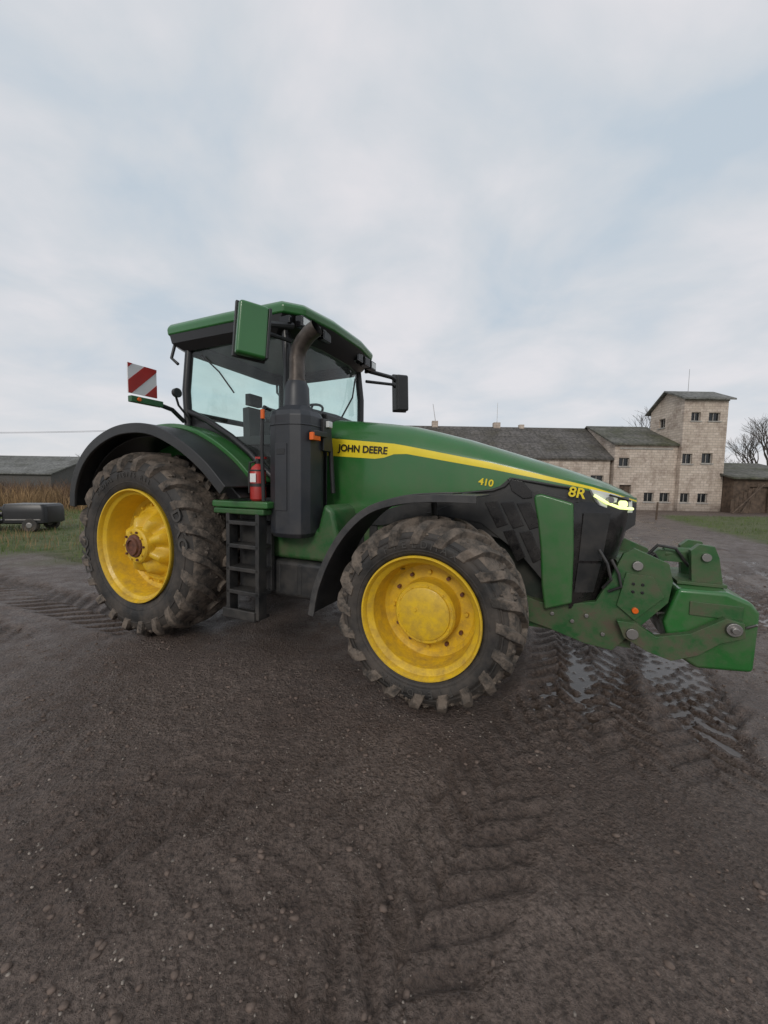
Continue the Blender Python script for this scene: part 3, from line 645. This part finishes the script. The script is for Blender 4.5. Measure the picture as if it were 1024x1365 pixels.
c2=mixc(math_('MULTIPLY',spk,.6),c2,(.32,.27,.23))
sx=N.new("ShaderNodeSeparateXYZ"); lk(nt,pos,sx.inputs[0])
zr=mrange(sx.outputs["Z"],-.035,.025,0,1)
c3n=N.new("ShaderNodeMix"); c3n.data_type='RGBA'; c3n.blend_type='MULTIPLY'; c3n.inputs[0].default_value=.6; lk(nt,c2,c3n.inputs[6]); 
zshade=mixc(zr,(.55,.52,.5),(1.2,1.2,1.2)); lk(nt,zshade,c3n.inputs[7])  # shade painted into the mud colour: hollows darkened, high spots lightened
wetf=attr("wet"); wn=mrange(noise(2.2,3,.6),.38,.52,0,1); low=mrange(sx.outputs["Z"],-.035,.0,1,0)
wf=math_('MULTIPLY',wetf,math_('MAXIMUM',math_('MULTIPLY',wn,.75),low)); water=attr("water")
# scattered damp patches everywhere
damp=mrange(noise(1.3,4,.65),.52,.62,0,.45)
c4=mixc(math_('MULTIPLY',wf,.35),c3n.outputs[2],(.09,.062,.048)); c4=mixc(water,c4,(.06,.044,.035))
gcol=mixc(mrange(noise(3,4,.7),.35,.65,0,1),(.065,.095,.024),(.13,.13,.05))
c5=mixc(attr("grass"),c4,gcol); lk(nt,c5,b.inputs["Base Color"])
r0=mixf(damp,mrange(noise(4,3,.6),.35,.65,.42,.72),.25)
lk(nt,mixf(attr("grass"),mixf(water,mixf(wf,r0,.2),.04),.85),b.inputs["Roughness"])
vo=N.new("ShaderNodeTexVoronoi"); vo.inputs["Scale"].default_value=45; lk(nt,pos,vo.inputs["Vector"])
pb=mrange(vo.outputs["Distance"],0,.5,1,0)
hh=math_('ADD',noise(16,5,.75),math_('MULTIPLY',pb,.25)); hh=math_('ADD',hh,math_('MULTIPLY',finen,.5))
bpn=N.new("ShaderNodeBump"); bpn.inputs["Distance"].default_value=.05; lk(nt,hh,bpn.inputs["Height"]); lk(nt,mixf(water,mrange(wf,0,1,.95,.6),.03),bpn.inputs["Strength"]); lk(nt,bpn.outputs[0],b.inputs["Normal"])
me.materials.append(m)
# gravel / clods
ico=bmesh.new(); bmesh.ops.create_icosphere(ico,subdivisions=1,radius=1); iv=np.array([v.co[:] for v in ico.verts]); ifc=np.array([[v.index for v in f.verts] for f in ico.faces]); ico.free()
def scatter(name,n,xr,yr,smin,smax,mt,flat=.6,pw=3):
    px=rng.uniform(*xr,n); py=yr[0]+(yr[1]-yr[0])*rng.random(n)**1.5
    keep=fbm(px,py,1.1,3,91)+rng.normal(0,.12,n)>-.02; px=px[keep];py=py[keep];n=len(px)
    pz,_,_,wt=ground(px,py); s=smin+(smax-smin)*rng.random(n)**pw*(wt<.3)
    sc3=np.stack([s*rng.uniform(.7,1.3,n),s*rng.uniform(.7,1.3,n),s*flat*rng.uniform(.7,1.2,n)],-1)
    V=iv[None]*(1+rng.uniform(-.3,.3,(n,len(iv),1)))*sc3[:,None]; a=rng.uniform(0,2*pi,n); ca,sa=np.cos(a)[:,None],np.sin(a)[:,None]
    V=np.stack([V[...,0]*ca-V[...,1]*sa,V[...,0]*sa+V[...,1]*ca,V[...,2]],-1)+np.stack([px,py,pz+s*.1],-1)[:,None]
    F=(ifc[None]+np.arange(n)[:,None,None]*len(iv)).reshape(-1,3)
    e=bpy.data.meshes.new(name); e.from_pydata(V.reshape(-1,3).tolist(),[],F.tolist()); e.materials.append(mt); e.polygons.foreach_set("use_smooth",[True]*len(F)); o=bpy.data.objects.new(name,e); sc.collection.objects.link(o)
scatter("gravel",12000,(-4,5),(.9,7),.002,.008,mat("pebble",(.23,.195,.165),.7,var=.6,vscale=40),.6,3)
scatter("mud_clods",20000,(-5,9),(.9,10),.003,.020,mat("clod",(.125,.090,.072),.75,var=.35,vscale=30,bump=.5),.5,4)
def blades(name,n,fx,fy,hmin,hmax,w,mt,mask=True,seed=1,thr=-.05):
    px=rng.uniform(*fx,n);py=rng.uniform(*fy,n); z,_,g,_w=ground(px,py)
    cl=fbm(px,py,1.2 if mask else .35,3,seed+100)
    k=(cl+rng.normal(0,.1 if mask else .05,n)>thr)
    if mask: k&=(g>rng.uniform(.3,.9,n))
    px,py,z,cl=px[k],py[k],z[k],cl[k];n=len(px)
    h=(hmin+(hmax-hmin)*rng.random(n))*(1+cl*2.0); a=rng.uniform(0,2*pi,n); l=h*rng.uniform(.1,.6,n); b_=rng.uniform(0,2*pi,n)
    dx,dy=np.cos(a)*w,np.sin(a)*w; lx,ly=np.cos(b_)*l,np.sin(b_)*l
    P=np.stack([np.stack([px-dx,py-dy,z-.01],-1),np.stack([px+dx,py+dy,z-.01],-1),np.stack([px+dx*.6+lx*.4,py+dy*.6+ly*.4,z+h*.6],-1),np.stack([px-dx*.6+lx*.4,py-dy*.6+ly*.4,z+h*.6],-1),np.stack([px+lx,py+ly,z+h],-1)],1).reshape(-1,3)
    i=np.arange(n)*5; F=[(int(j),int(j+1),int(j+2),int(j+3)) for j in i]+[(int(j+3),int(j+2),int(j+4)) for j in i]
    e=bpy.data.meshes.new(name); e.from_pydata(P.tolist(),[],F); e.materials.append(mt); o=bpy.data.objects.new(name,e); sc.collection.objects.link(o); return o
GR=mat("grass_blade",(.09,.135,.03),.8,var=.5,vscale=.8); DRY=mat("dry_grass_blade",(.26,.165,.08),.85,var=.45,vscale=.8); BR=mat("brown_scrub",(.13,.075,.045),.9,var=.4,vscale=.8)
blades("grass",36000,(-22,-3),(7.6,22),.03,.12,.006,GR,seed=1)
blades("grass",18000,(10,30),(9,25),.03,.12,.007,GR,seed=2)
blades("dry_grass",9000,(-24,-4),(9,24),.08,.28,.006,DRY,seed=3)
blades("reeds",24000,(-46,-14),(20,36),.4,1.1,.016,DRY,mask=False,seed=4,thr=.0)
blades("scrub",14000,(-46,-14),(22,38),.5,1.4,.02,BR,mask=False,seed=14,thr=.03)
# ================================================================== BUILDINGS
def brickmat(name,c1_,c2_,mort,scale=1.0):
    m=bpy.data.materials.new(name); m.use_nodes=True; nt=m.node_tree;N=nt.nodes;b=N["Principled BSDF"]
    tc=N.new("ShaderNodeTexCoord"); g=N.new("ShaderNodeSeparateXYZ"); lk(nt,tc.outputs["Object"],g.inputs[0])
    ad=N.new("ShaderNodeMath"); ad.operation='ADD'; lk(nt,g.outputs["X"],ad.inputs[0]); lk(nt,g.outputs["Y"],ad.inputs[1])
    cb=N.new("ShaderNodeCombineXYZ"); lk(nt,ad.outputs[0],cb.inputs[0]); lk(nt,g.outputs["Z"],cb.inputs[1])
    br=N.new("ShaderNodeTexBrick"); br.inputs["Scale"].default_value=scale; br.inputs["Brick Width"].default_value=.42; br.inputs["Row Height"].default_value=.19; br.inputs["Mortar Size"].default_value=.014
    br.inputs["Color1"].default_value=(*c1_,1);br.inputs["Color2"].default_value=(*c2_,1);br.inputs["Mortar"].default_value=(*mort,1); lk(nt,cb.outputs[0],br.inputs["Vector"])
    n=N.new("ShaderNodeTexNoise"); n.inputs["Scale"].default_value=.9; n.inputs["Detail"].default_value=7; n.inputs["Roughness"].default_value=.78; lk(nt,tc.outputs["Object"],n.inputs["Vector"])
    mr=N.new("ShaderNodeMapRange"); mr.inputs[1].default_value=.47; mr.inputs[2].default_value=.62; mr.inputs[4].default_value=.72; lk(nt,n.outputs[0],mr.inputs[0])
    mx=N.new("ShaderNodeMix"); mx.data_type='RGBA'; lk(nt,mr.outputs[0],mx.inputs[0]); lk(nt,br.outputs["Color"],mx.inputs[6]); mx.inputs[7].default_value=(.24,.18,.145,1)
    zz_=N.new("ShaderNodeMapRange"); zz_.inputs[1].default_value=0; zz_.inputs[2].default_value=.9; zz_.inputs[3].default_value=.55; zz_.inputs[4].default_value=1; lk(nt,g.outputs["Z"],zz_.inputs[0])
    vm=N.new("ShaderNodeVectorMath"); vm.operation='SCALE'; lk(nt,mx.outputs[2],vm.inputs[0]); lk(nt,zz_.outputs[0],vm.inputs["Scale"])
    lk(nt,vm.outputs[0],b.inputs["Base Color"]); b.inputs["Roughness"].default_value=.9
    return m
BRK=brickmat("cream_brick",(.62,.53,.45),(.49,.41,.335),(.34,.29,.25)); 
def roofmat(name,c,moss):
    m=bpy.data.materials.new(name); m.use_nodes=True; nt=m.node_tree;N=nt.nodes;b=N["Principled BSDF"]
    tc=N.new("ShaderNodeTexCoord"); w=N.new("ShaderNodeTexBrick"); w.inputs["Scale"].default_value=1; w.inputs["Brick Width"].default_value=1.1; w.inputs["Row Height"].default_value=.9; w.inputs["Mortar Size"].default_value=.03
    w.inputs["Color1"].default_value=(1,1,1,1); w.inputs["Color2"].default_value=(.72,.72,.72,1); w.inputs["Mortar"].default_value=(.5,.5,.5,1); lk(nt,tc.outputs["Object"],w.inputs["Vector"])
    n=N.new("ShaderNodeTexNoise"); n.inputs["Scale"].default_value=.5; n.inputs["Detail"].default_value=7; n.inputs["Roughness"].default_value=.7; lk(nt,tc.outputs["Object"],n.inputs["Vector"])
    mr=N.new("ShaderNodeMapRange"); mr.inputs[1].default_value=.42; mr.inputs[2].default_value=.62; lk(nt,n.outputs[0],mr.inputs[0])
    mx=N.new("ShaderNodeMix"); mx.data_type='RGBA'; lk(nt,mr.outputs[0],mx.inputs[0]); mx.inputs[6].default_value=(*c,1); mx.inputs[7].default_value=(*moss,1)
    mu=N.new("ShaderNodeMix"); mu.data_type='RGBA'; mu.blend_type='MULTIPLY'; mu.inputs[0].default_value=.9; lk(nt,mx.outputs[2],mu.inputs[6]); lk(nt,w.outputs["Color"],mu.inputs[7])
    n2=N.new("ShaderNodeTexNoise"); n2.inputs["Scale"].default_value=5; n2.inputs["Detail"].default_value=4; lk(nt,tc.outputs["Object"],n2.inputs["Vector"])
    vm=N.new("ShaderNodeVectorMath"); vm.operation='SCALE'; m3=N.new("ShaderNodeMapRange"); m3.inputs[1].default_value=.3; m3.inputs[2].default_value=.7; m3.inputs[3].default_value=.55; m3.inputs[4].default_value=1.45; lk(nt,n2.outputs[0],m3.inputs[0]); lk(nt,mu.outputs[2],vm.inputs[0]); lk(nt,m3.outputs[0],vm.inputs["Scale"])
    lk(nt,vm.outputs[0],b.inputs["Base Color"]); b.inputs["Roughness"].default_value=.85
    return m
ROOF=roofmat("asbestos_roof",(.115,.105,.098),(.07,.062,.048)); ROOFM=roofmat("mossy_roof",(.125,.12,.105),(.07,.072,.04)); ROOFL=roofmat("light_roof",(.17,.17,.16),(.11,.11,.095))
WOOD=mat("old_wood",(.10,.07,.05),.9,var=.4,vscale=4,bump=.5,bscale=20); WFR=mat("window_frame",(.35,.33,.3),.7,var=.2); DGL=mat("dark_window",(.012,.014,.016),.12,var=.3,vscale=2); WFD=mat("dark_frame",(.05,.04,.035),.8)
def wall(mb,p0,p1,z0,z1,ops,m,frame=WFR,depth=.18):
    p0=Vector((*p0,0));p1=Vector((*p1,0)); L=(p1-p0).length; d=(p1-p0)/L; nn=Vector((d.y,-d.x,0))
    us=sorted({0,L,*[o[0] for o in ops],*[o[1] for o in ops]}); vs=sorted({z0,z1,*[o[2] for o in ops],*[o[3] for o in ops]})
    P=lambda u,v,k=0:p0+d*u+Vector((0,0,v))-nn*k
    for i in range(len(us)-1):
        for j in range(len(vs)-1):
            cu=(us[i]+us[i+1])/2;cv=(vs[j]+vs[j+1])/2
            if any(o[0]<cu<o[1] and o[2]<cv<o[3] for o in ops): continue
            mb.add([P(us[i],vs[j]),P(us[i+1],vs[j]),P(us[i+1],vs[j+1]),P(us[i],vs[j+1])],[(0,1,2,3)],m)
    for o in ops:
        a,b_,c,e=o[:4]; k=depth
        mb.add([P(a,c),P(b_,c),P(b_,e),P(a,e),P(a,c,k),P(b_,c,k),P(b_,e,k),P(a,e,k)],[(0,1,5,4),(1,2,6,5),(2,3,7,6),(3,0,4,7)],m)
        kind=o[4] if len(o)>4 else 'w'
        mb.add([P(a,c,k),P(b_,c,k),P(b_,e,k),P(a,e,k)],[(0,1,2,3)],DGL if kind!='d' else WOOD)
        def bar(u0,u1,v0,v1):
            q=[P(u,v,kk) for kk in (k-.05,k-.005) for u,v in ((u0,v0),(u1,v0),(u1,v1),(u0,v1))]
            mb.add(q,[(0,1,2,3),(0,1,5,4),(1,2,6,5),(2,3,7,6),(3,0,4,7)],frame)
        if kind=='w':
            t=.04; bar(a,b_,c,c+t);bar(a,b_,e-t,e);bar(a,a+t,c+t,e-t);bar(b_-t,b_,c+t,e-t); mcx=(a+b_)/2; bar(mcx-.02,mcx+.02,c+t,e-t)
            q=[P(a-.08,c-.08,-.06),P(b_+.08,c-.08,-.06),P(b_+.08,c,-.06),P(a-.08,c,-.06),P(a-.08,c-.08,.02),P(b_+.08,c-.08,.02),P(b_+.08,c,.02),P(a-.08,c,.02)]
            mb.add(q,[(0,1,2,3),(3,2,6,7),(0,1,5,4),(0,3,7,4),(1,2,6,5)],WFR)
def gable(mb,x0,x1,y0,y1,ze,zr,yr,m,ov=.3,th=.12,zeb=None):
    zeb=ze if zeb is None else zeb
    sF=(zr-ze)/(yr-y0); sB=(zr-zeb)/(y1-yr)
    A=[(y0-ov,ze-sF*ov),(yr,zr),(y1+ov,zeb-sB*ov),(y1+ov,zeb-sB*ov-th),(yr,zr-th),(y0-ov,ze-sF*ov-th)]
    A=[(a,b_+th+.02) for a,b_ in A]
    mb.prism(A,x0-ov,x1+ov,m,ax='X')
def house(name,x0,x1,y0,y1,ze,zr,ops_front,ops_left,roof,yr=None,ops_right=(),zeb=None,wallm=None,frame=WFR,rz=0,ov=.3):
    wallm=wallm or BRK; e=empty(name,((x0+x1)/2,y0,0),rz); ox,oy=(x0+x1)/2,y0
    X0,X1,Y0,Y1=x0-ox,x1-ox,0,y1-y0; yr=(Y1/2 if yr is None else yr); zb=ze if zeb is None else zeb
    mb=MB(); wall(mb,(X0,Y0),(X1,Y0),0-.3,ze,list(ops_front),wallm,frame); wall(mb,(X0,Y1),(X0,Y0),-.3,min(ze,zb),list(ops_left),wallm,frame)
    wall(mb,(X1,Y0),(X1,Y1),-.3,min(ze,zb),list(ops_right),wallm,frame); wall(mb,(X1,Y1),(X0,Y1),-.3,zb,[],wallm,frame)
    for x in (X0,X1): mb.add([(x,Y0,min(ze,zb)),(x,Y0,ze),(x,yr,zr),(x,Y1,zb),(x,Y1,min(ze,zb))],[(0,1,2,3,4)] if ze!=zb else [(1,2,3)],wallm)
    mb.build("walls",e); 
    mb=MB(); gable(mb,X0,X1,Y0,Y1,ze,zr,yr,roof,zeb=zb,ov=ov); mb.build("roof",e); return e
D=29.0
tw=house("brick_tower",22.1,25.35,D,D+3.6,8.35,9.15,
  [(.55,1.25,6.72,7.35),(1.85,2.7,6.72,7.35),(.1,.85,3.55,4.30),(1.55,2.35,3.6,4.35),(.15,.85,.65,1.35),(1.45,2.2,.65,1.35)],
  [(1.0,1.7,6.5,7.2)],ROOFL,yr=1.8,zeb=7.9)
mb=MB(); mb.box(-1.66,1.66,-.05,0,8.2,8.34,WFR); mb.cyl((-.3,1.5,9.1),(-.3,1.5,10.9),.02,.015,STEEL,6); mb.build("tower_trim",tw)
bh=house("brick_farmhouse",17.35,22.08,D+.35,D+8,4.95,6.75,[(.35,1.15,3.3,3.95,'w'),(2.4,3.15,.65,1.35),(3.6,4.35,.65,1.35),(.5,1.4,-.3,1.9,'d')],[],ROOFM,yr=4,ov=.2)
mb=MB(); mb.box(-2.0,2.0,-.04,0,4.6,4.72,WFR); mb.build("cornice",bh,bevel=.01)
bb_=house("long_barn",1.5,17.13,D+.5,D+9,3.85,6.6,[(a,a+1.0,1.6,2.6) for a in (1,3.2,5.4,7.6,9.8,12,14.2)],[],ROOF,yr=4.2,ov=.2)
mb=MB(); mb.box(-5.3,-4.8,4.0,4.5,6.4,7.15,BRK); mb.box(.0,.55,4.0,4.5,6.4,7.1,BRK); mb.box(2.2,2.6,4.0,4.4,6.4,6.95,BRK)
mb.cyl((.3,4.2,7.0),(.3,4.2,8.8),.02,.015,STEEL,6); mb.cyl((-5.0,4.2,7.1),(-5.25,4.2,8.6),.03,.02,STEEL,6); mb.build("chimneys",bb_)
sh=house("wooden_shed",25.4,31.5,D-.9,D+5,2.5,3.8,[(1.2,2.6,-.3,1.9,'d'),(4,5,.9,1.6)],[],ROOFM,yr=5,wallm=WOOD,frame=WFD)
mb=MB()
for k in range(7): mb.box(-3.6+.3*k,-3.35+.3*k,-.5+.02*k,-.45+.02*k,-.1,1.0+.2*k*random.uniform(.8,1.1),WOOD,rot=Matrix.Rotation(random.uniform(-.06,.06)+.05*k/3,3,'Y'))
mb.tube([(-3.9,-1.0,0),(-1.4,-.6,2.1)],.06,WOOD,6); mb.tube([(-3.2,-.9,0),(-1.9,-.6,1.8)],.05,WOOD,6); mb.build("loose_boards",sh)
lb=house("grey_barn",-52,-38,44,56,2.2,4.4,[(2,4,-.3,1.9,'d')],[],ROOFL,wallm=mat("grey_boards",(.1,.095,.09),.9),rz=0)
fp=empty("fence_post",(14.6,20.6,0)); mb=MB(); mb.cyl((0,0,-.1),(.03,0,.95),.05,.045,WOOD,8); mb.build("post",fp)
# ================================================================== TREES (bare)
BARK=mat("bark",(.07,.058,.05),.9,var=.3)
def tree(name,loc,h,seed,depth=6,spread=.55,n0=3):
    r=random.Random(seed); mb=MB()
    def br(p,d,L,R,k):
        q=p+d*L; mid=p+d*L*.5+Vector((r.uniform(-1,1),r.uniform(-1,1),r.uniform(-.5,.5)))*L*.07
        mb.tube([p,mid,q],[R,R*.85,R*.68],BARK,5 if k>3 else 3,cap=False)
        if k==0: return
        for i in range(r.choice((2,3,3)) if k<depth else n0+1):
            nd=(d+Vector((r.uniform(-1,1),r.uniform(-1,1),r.uniform(-.35,.75)))*spread*(1.15)).normalized()
            br(p.lerp(q,r.uniform(.55,1) if i else 1),nd,L*r.uniform(.62,.85),R*.6,k-1)
    br(Vector((0,0,-.2)),Vector((r.uniform(-.05,.05),0,1)).normalized(),h*.28,h*.016,depth)
    return mb.build(name,None,loc=loc)
tree("bare_tree",(29.5,47.5,0),12.5,3); tree("bare_tree",(33,50,0),12.0,31); tree("bare_tree",(60,60,0),18,5); tree("bare_tree",(56,58,0),13,8); tree("bare_tree",(49,56,0),8,18)
for i,(x,y,h) in enumerate(((-44,58,6.5),(-50,64,7),(-56,60,6.5),(-62,66,7))): tree("bare_tree",(x,y,0),h,20+i,depth=5)
mb=MB(); r=random.Random(2)
TL=mat("treeline_twigs",(.085,.075,.07),.95,var=.4,vscale=.3)
vs=[];fs=[]
for i in range(9000):
    a=r.uniform(-1.25,1.25); dd=r.uniform(170,230); x=math.sin(a)*dd; y=math.cos(a)*dd; hh_=(2.2+3.4*vn(np.array([a*14.]),np.array([0.]),5)[0])*1.0
    z=r.uniform(0,1)**1.3*hh_; w=r.uniform(.3,1.0); o=len(vs)
    vs+=[(x-w,y,z),(x+w,y,z),(x+r.uniform(-.4,.4),y,z+r.uniform(.6,1.6))]; fs.append((o,o+1,o+2))
mb.add(vs,fs,TL); mb.build("background_treeline")
pl=empty("power_line",(-60,75,0)); mb=MB()
for k in (-.6,.6): mb.tube([(-60+t*9,k,11.2-.25*math.sin(pi*t/8)*4) for t in range(9)],.03,CABK,4)
for x in (-60,12): mb.cyl((x,0,0),(x,0,11.5),.14,.1,WOOD,8); mb.box(x-.08,x+.08,-.9,.9,11.1,11.25,WOOD)
mb.build("poles_and_wires",pl)
# ================================================================== parked machine on the left
mw=empty("farm_mower",(-11.7,12.6,0),.15)
mb=MB(); ringloft(mb,[[(x*sx_+.0,y*sx_,z_) for x,y,_ in rrect(-.45,.85,-.5,.5,.14,0)] for z_,sx_ in ((.24,.92),(.28,1),(.62,1),(.80,.97),(.87,.90))],CABK)
mb.build("cover",mw,ang=30)
mb=MB()
for y in (-.47,.47):
    mb.cyl((.40,y-.09,.2),(.40,y+.09,.2),.22,.22,SIDEW,24); mb.cyl((.40,y-.10,.2),(.40,y+.10,.2),.10,.10,STEEL,16)
mb.build("wheels",mw,bevel=.03)
mb=MB(); mb.box(-1.9,-.4,-.35,-.25,.45,.55,STEEL); mb.box(-1.9,-.4,.25,.35,.45,.55,STEEL); mb.tube([(-.5,0,.6),(-1.2,0,.85),(-2.0,0,.6)],.06,BLK); mb.tube([(-.6,-.3,.55),(-1.3,-.4,.8),(-1.6,-.4,.3)],.04,RED); mb.box(-1.7,-.7,-.45,.45,.2,.32,BLK); mb.cyl((-1.5,-.5,.3),(-1.5,.5,.3),.18,.18,SIDEW,18); mb.box(-1.1,-.8,-.5,-.2,.5,.68,LAMP)
mb.box(-.3,.7,-.515,-.50,.36,.40,STEEL); mb.box(-.9,-.5,-.52,-.4,.3,.6,BLK); mb.tube([(-.5,-.52,.35),(-1.0,-.56,.55),(-1.8,-.5,.35)],.025,STEEL)
mb.tube([(-.7,-.45,.5),(-.85,-.5,1.0),(-1.2,-.45,.95),(-1.4,-.5,.4)],.03,BLK); mb.tube([(-1.2,-.4,.4),(-1.3,-.5,.9)],.03,STEEL); mb.box(-1.6,-1.2,-.55,-.45,.35,.6,BLK)
for k in range(5): mb.tube([(-1.0-.2*k,-.5,.15),(-.95-.2*k,-.55,.5)],.015,STEEL)
mb.build("frame",mw,bevel=.01)
# ================================================================== WORLD
w=bpy.data.worlds.new("World"); sc.world=w; w.use_nodes=True; nt=w.node_tree;N=nt.nodes; bg=N["Background"]
sky=N.new("ShaderNodeTexSky"); sky.sky_type='NISHITA'; sky.sun_disc=False; sky.sun_elevation=math.radians(30); sky.sun_rotation=math.radians(200)
tcn=N.new("ShaderNodeTexCoord"); sp=N.new("ShaderNodeSeparateXYZ"); lk(nt,tcn.outputs["Generated"],sp.inputs[0])
ad=N.new("ShaderNodeMath"); ad.operation='ADD'; ad.inputs[1].default_value=.22; lk(nt,sp.outputs["Z"],ad.inputs[0])
mxm=N.new("ShaderNodeMath"); mxm.operation='MAXIMUM'; mxm.inputs[1].default_value=.12; lk(nt,ad.outputs[0],mxm.inputs[0])
dv=N.new("ShaderNodeVectorMath"); dv.operation='DIVIDE'; lk(nt,tcn.outputs["Generated"],dv.inputs[0])
cb=N.new("ShaderNodeCombineXYZ"); [lk(nt,mxm.outputs[0],cb.inputs[k]) for k in range(3)]; lk(nt,cb.outputs[0],dv.inputs[1])
n1=N.new("ShaderNodeTexNoise"); n1.inputs["Scale"].default_value=2.1; n1.inputs["Detail"].default_value=6; n1.inputs["Roughness"].default_value=.52; n1.inputs["Distortion"].default_value=.25; lk(nt,dv.outputs[0],n1.inputs["Vector"])
cr=N.new("ShaderNodeValToRGB"); lk(nt,n1.outputs["Fac"],cr.inputs[0]); e=cr.color_ramp.elements
e[0].position=.33; e[0].color=(.54,.62,.70,1); e[1].position=.67; e[1].color=(.78,.77,.80,1); k=e.new(.5); k.color=(.655,.69,.735,1)
hz=N.new("ShaderNodeMapRange"); hz.inputs[1].default_value=0; hz.inputs[2].default_value=.4; hz.inputs[3].default_value=.65; hz.inputs[4].default_value=0; lk(nt,sp.outputs["Z"],hz.inputs[0])
mh=N.new("ShaderNodeMix"); mh.data_type='RGBA'; lk(nt,hz.outputs[0],mh.inputs[0]); lk(nt,cr.outputs[0],mh.inputs[6]); mh.inputs[7].default_value=(.76,.75,.77,1)
scl=N.new("ShaderNodeVectorMath"); scl.operation='SCALE'; scl.inputs["Scale"].default_value=10; lk(nt,mh.outputs[2],scl.inputs[0])
ms=N.new("ShaderNodeMix"); ms.data_type='RGBA'; ms.inputs[0].default_value=.95; lk(nt,sky.outputs[0],ms.inputs[6]); lk(nt,scl.outputs[0],ms.inputs[7])
lk(nt,ms.outputs[2],bg.inputs[0]); bg.inputs[1].default_value=.1
sl=bpy.data.lights.new("sun","SUN"); sl.energy=1.1; sl.angle=math.radians(18); sl.color=(1,.94,.86); so=bpy.data.objects.new("sun",sl); sc.collection.objects.link(so)
so.rotation_euler=(math.radians(60),0,math.radians(-20))
sc.view_settings.view_transform='Standard'; sc.view_settings.look='None'; sc.view_settings.exposure=0
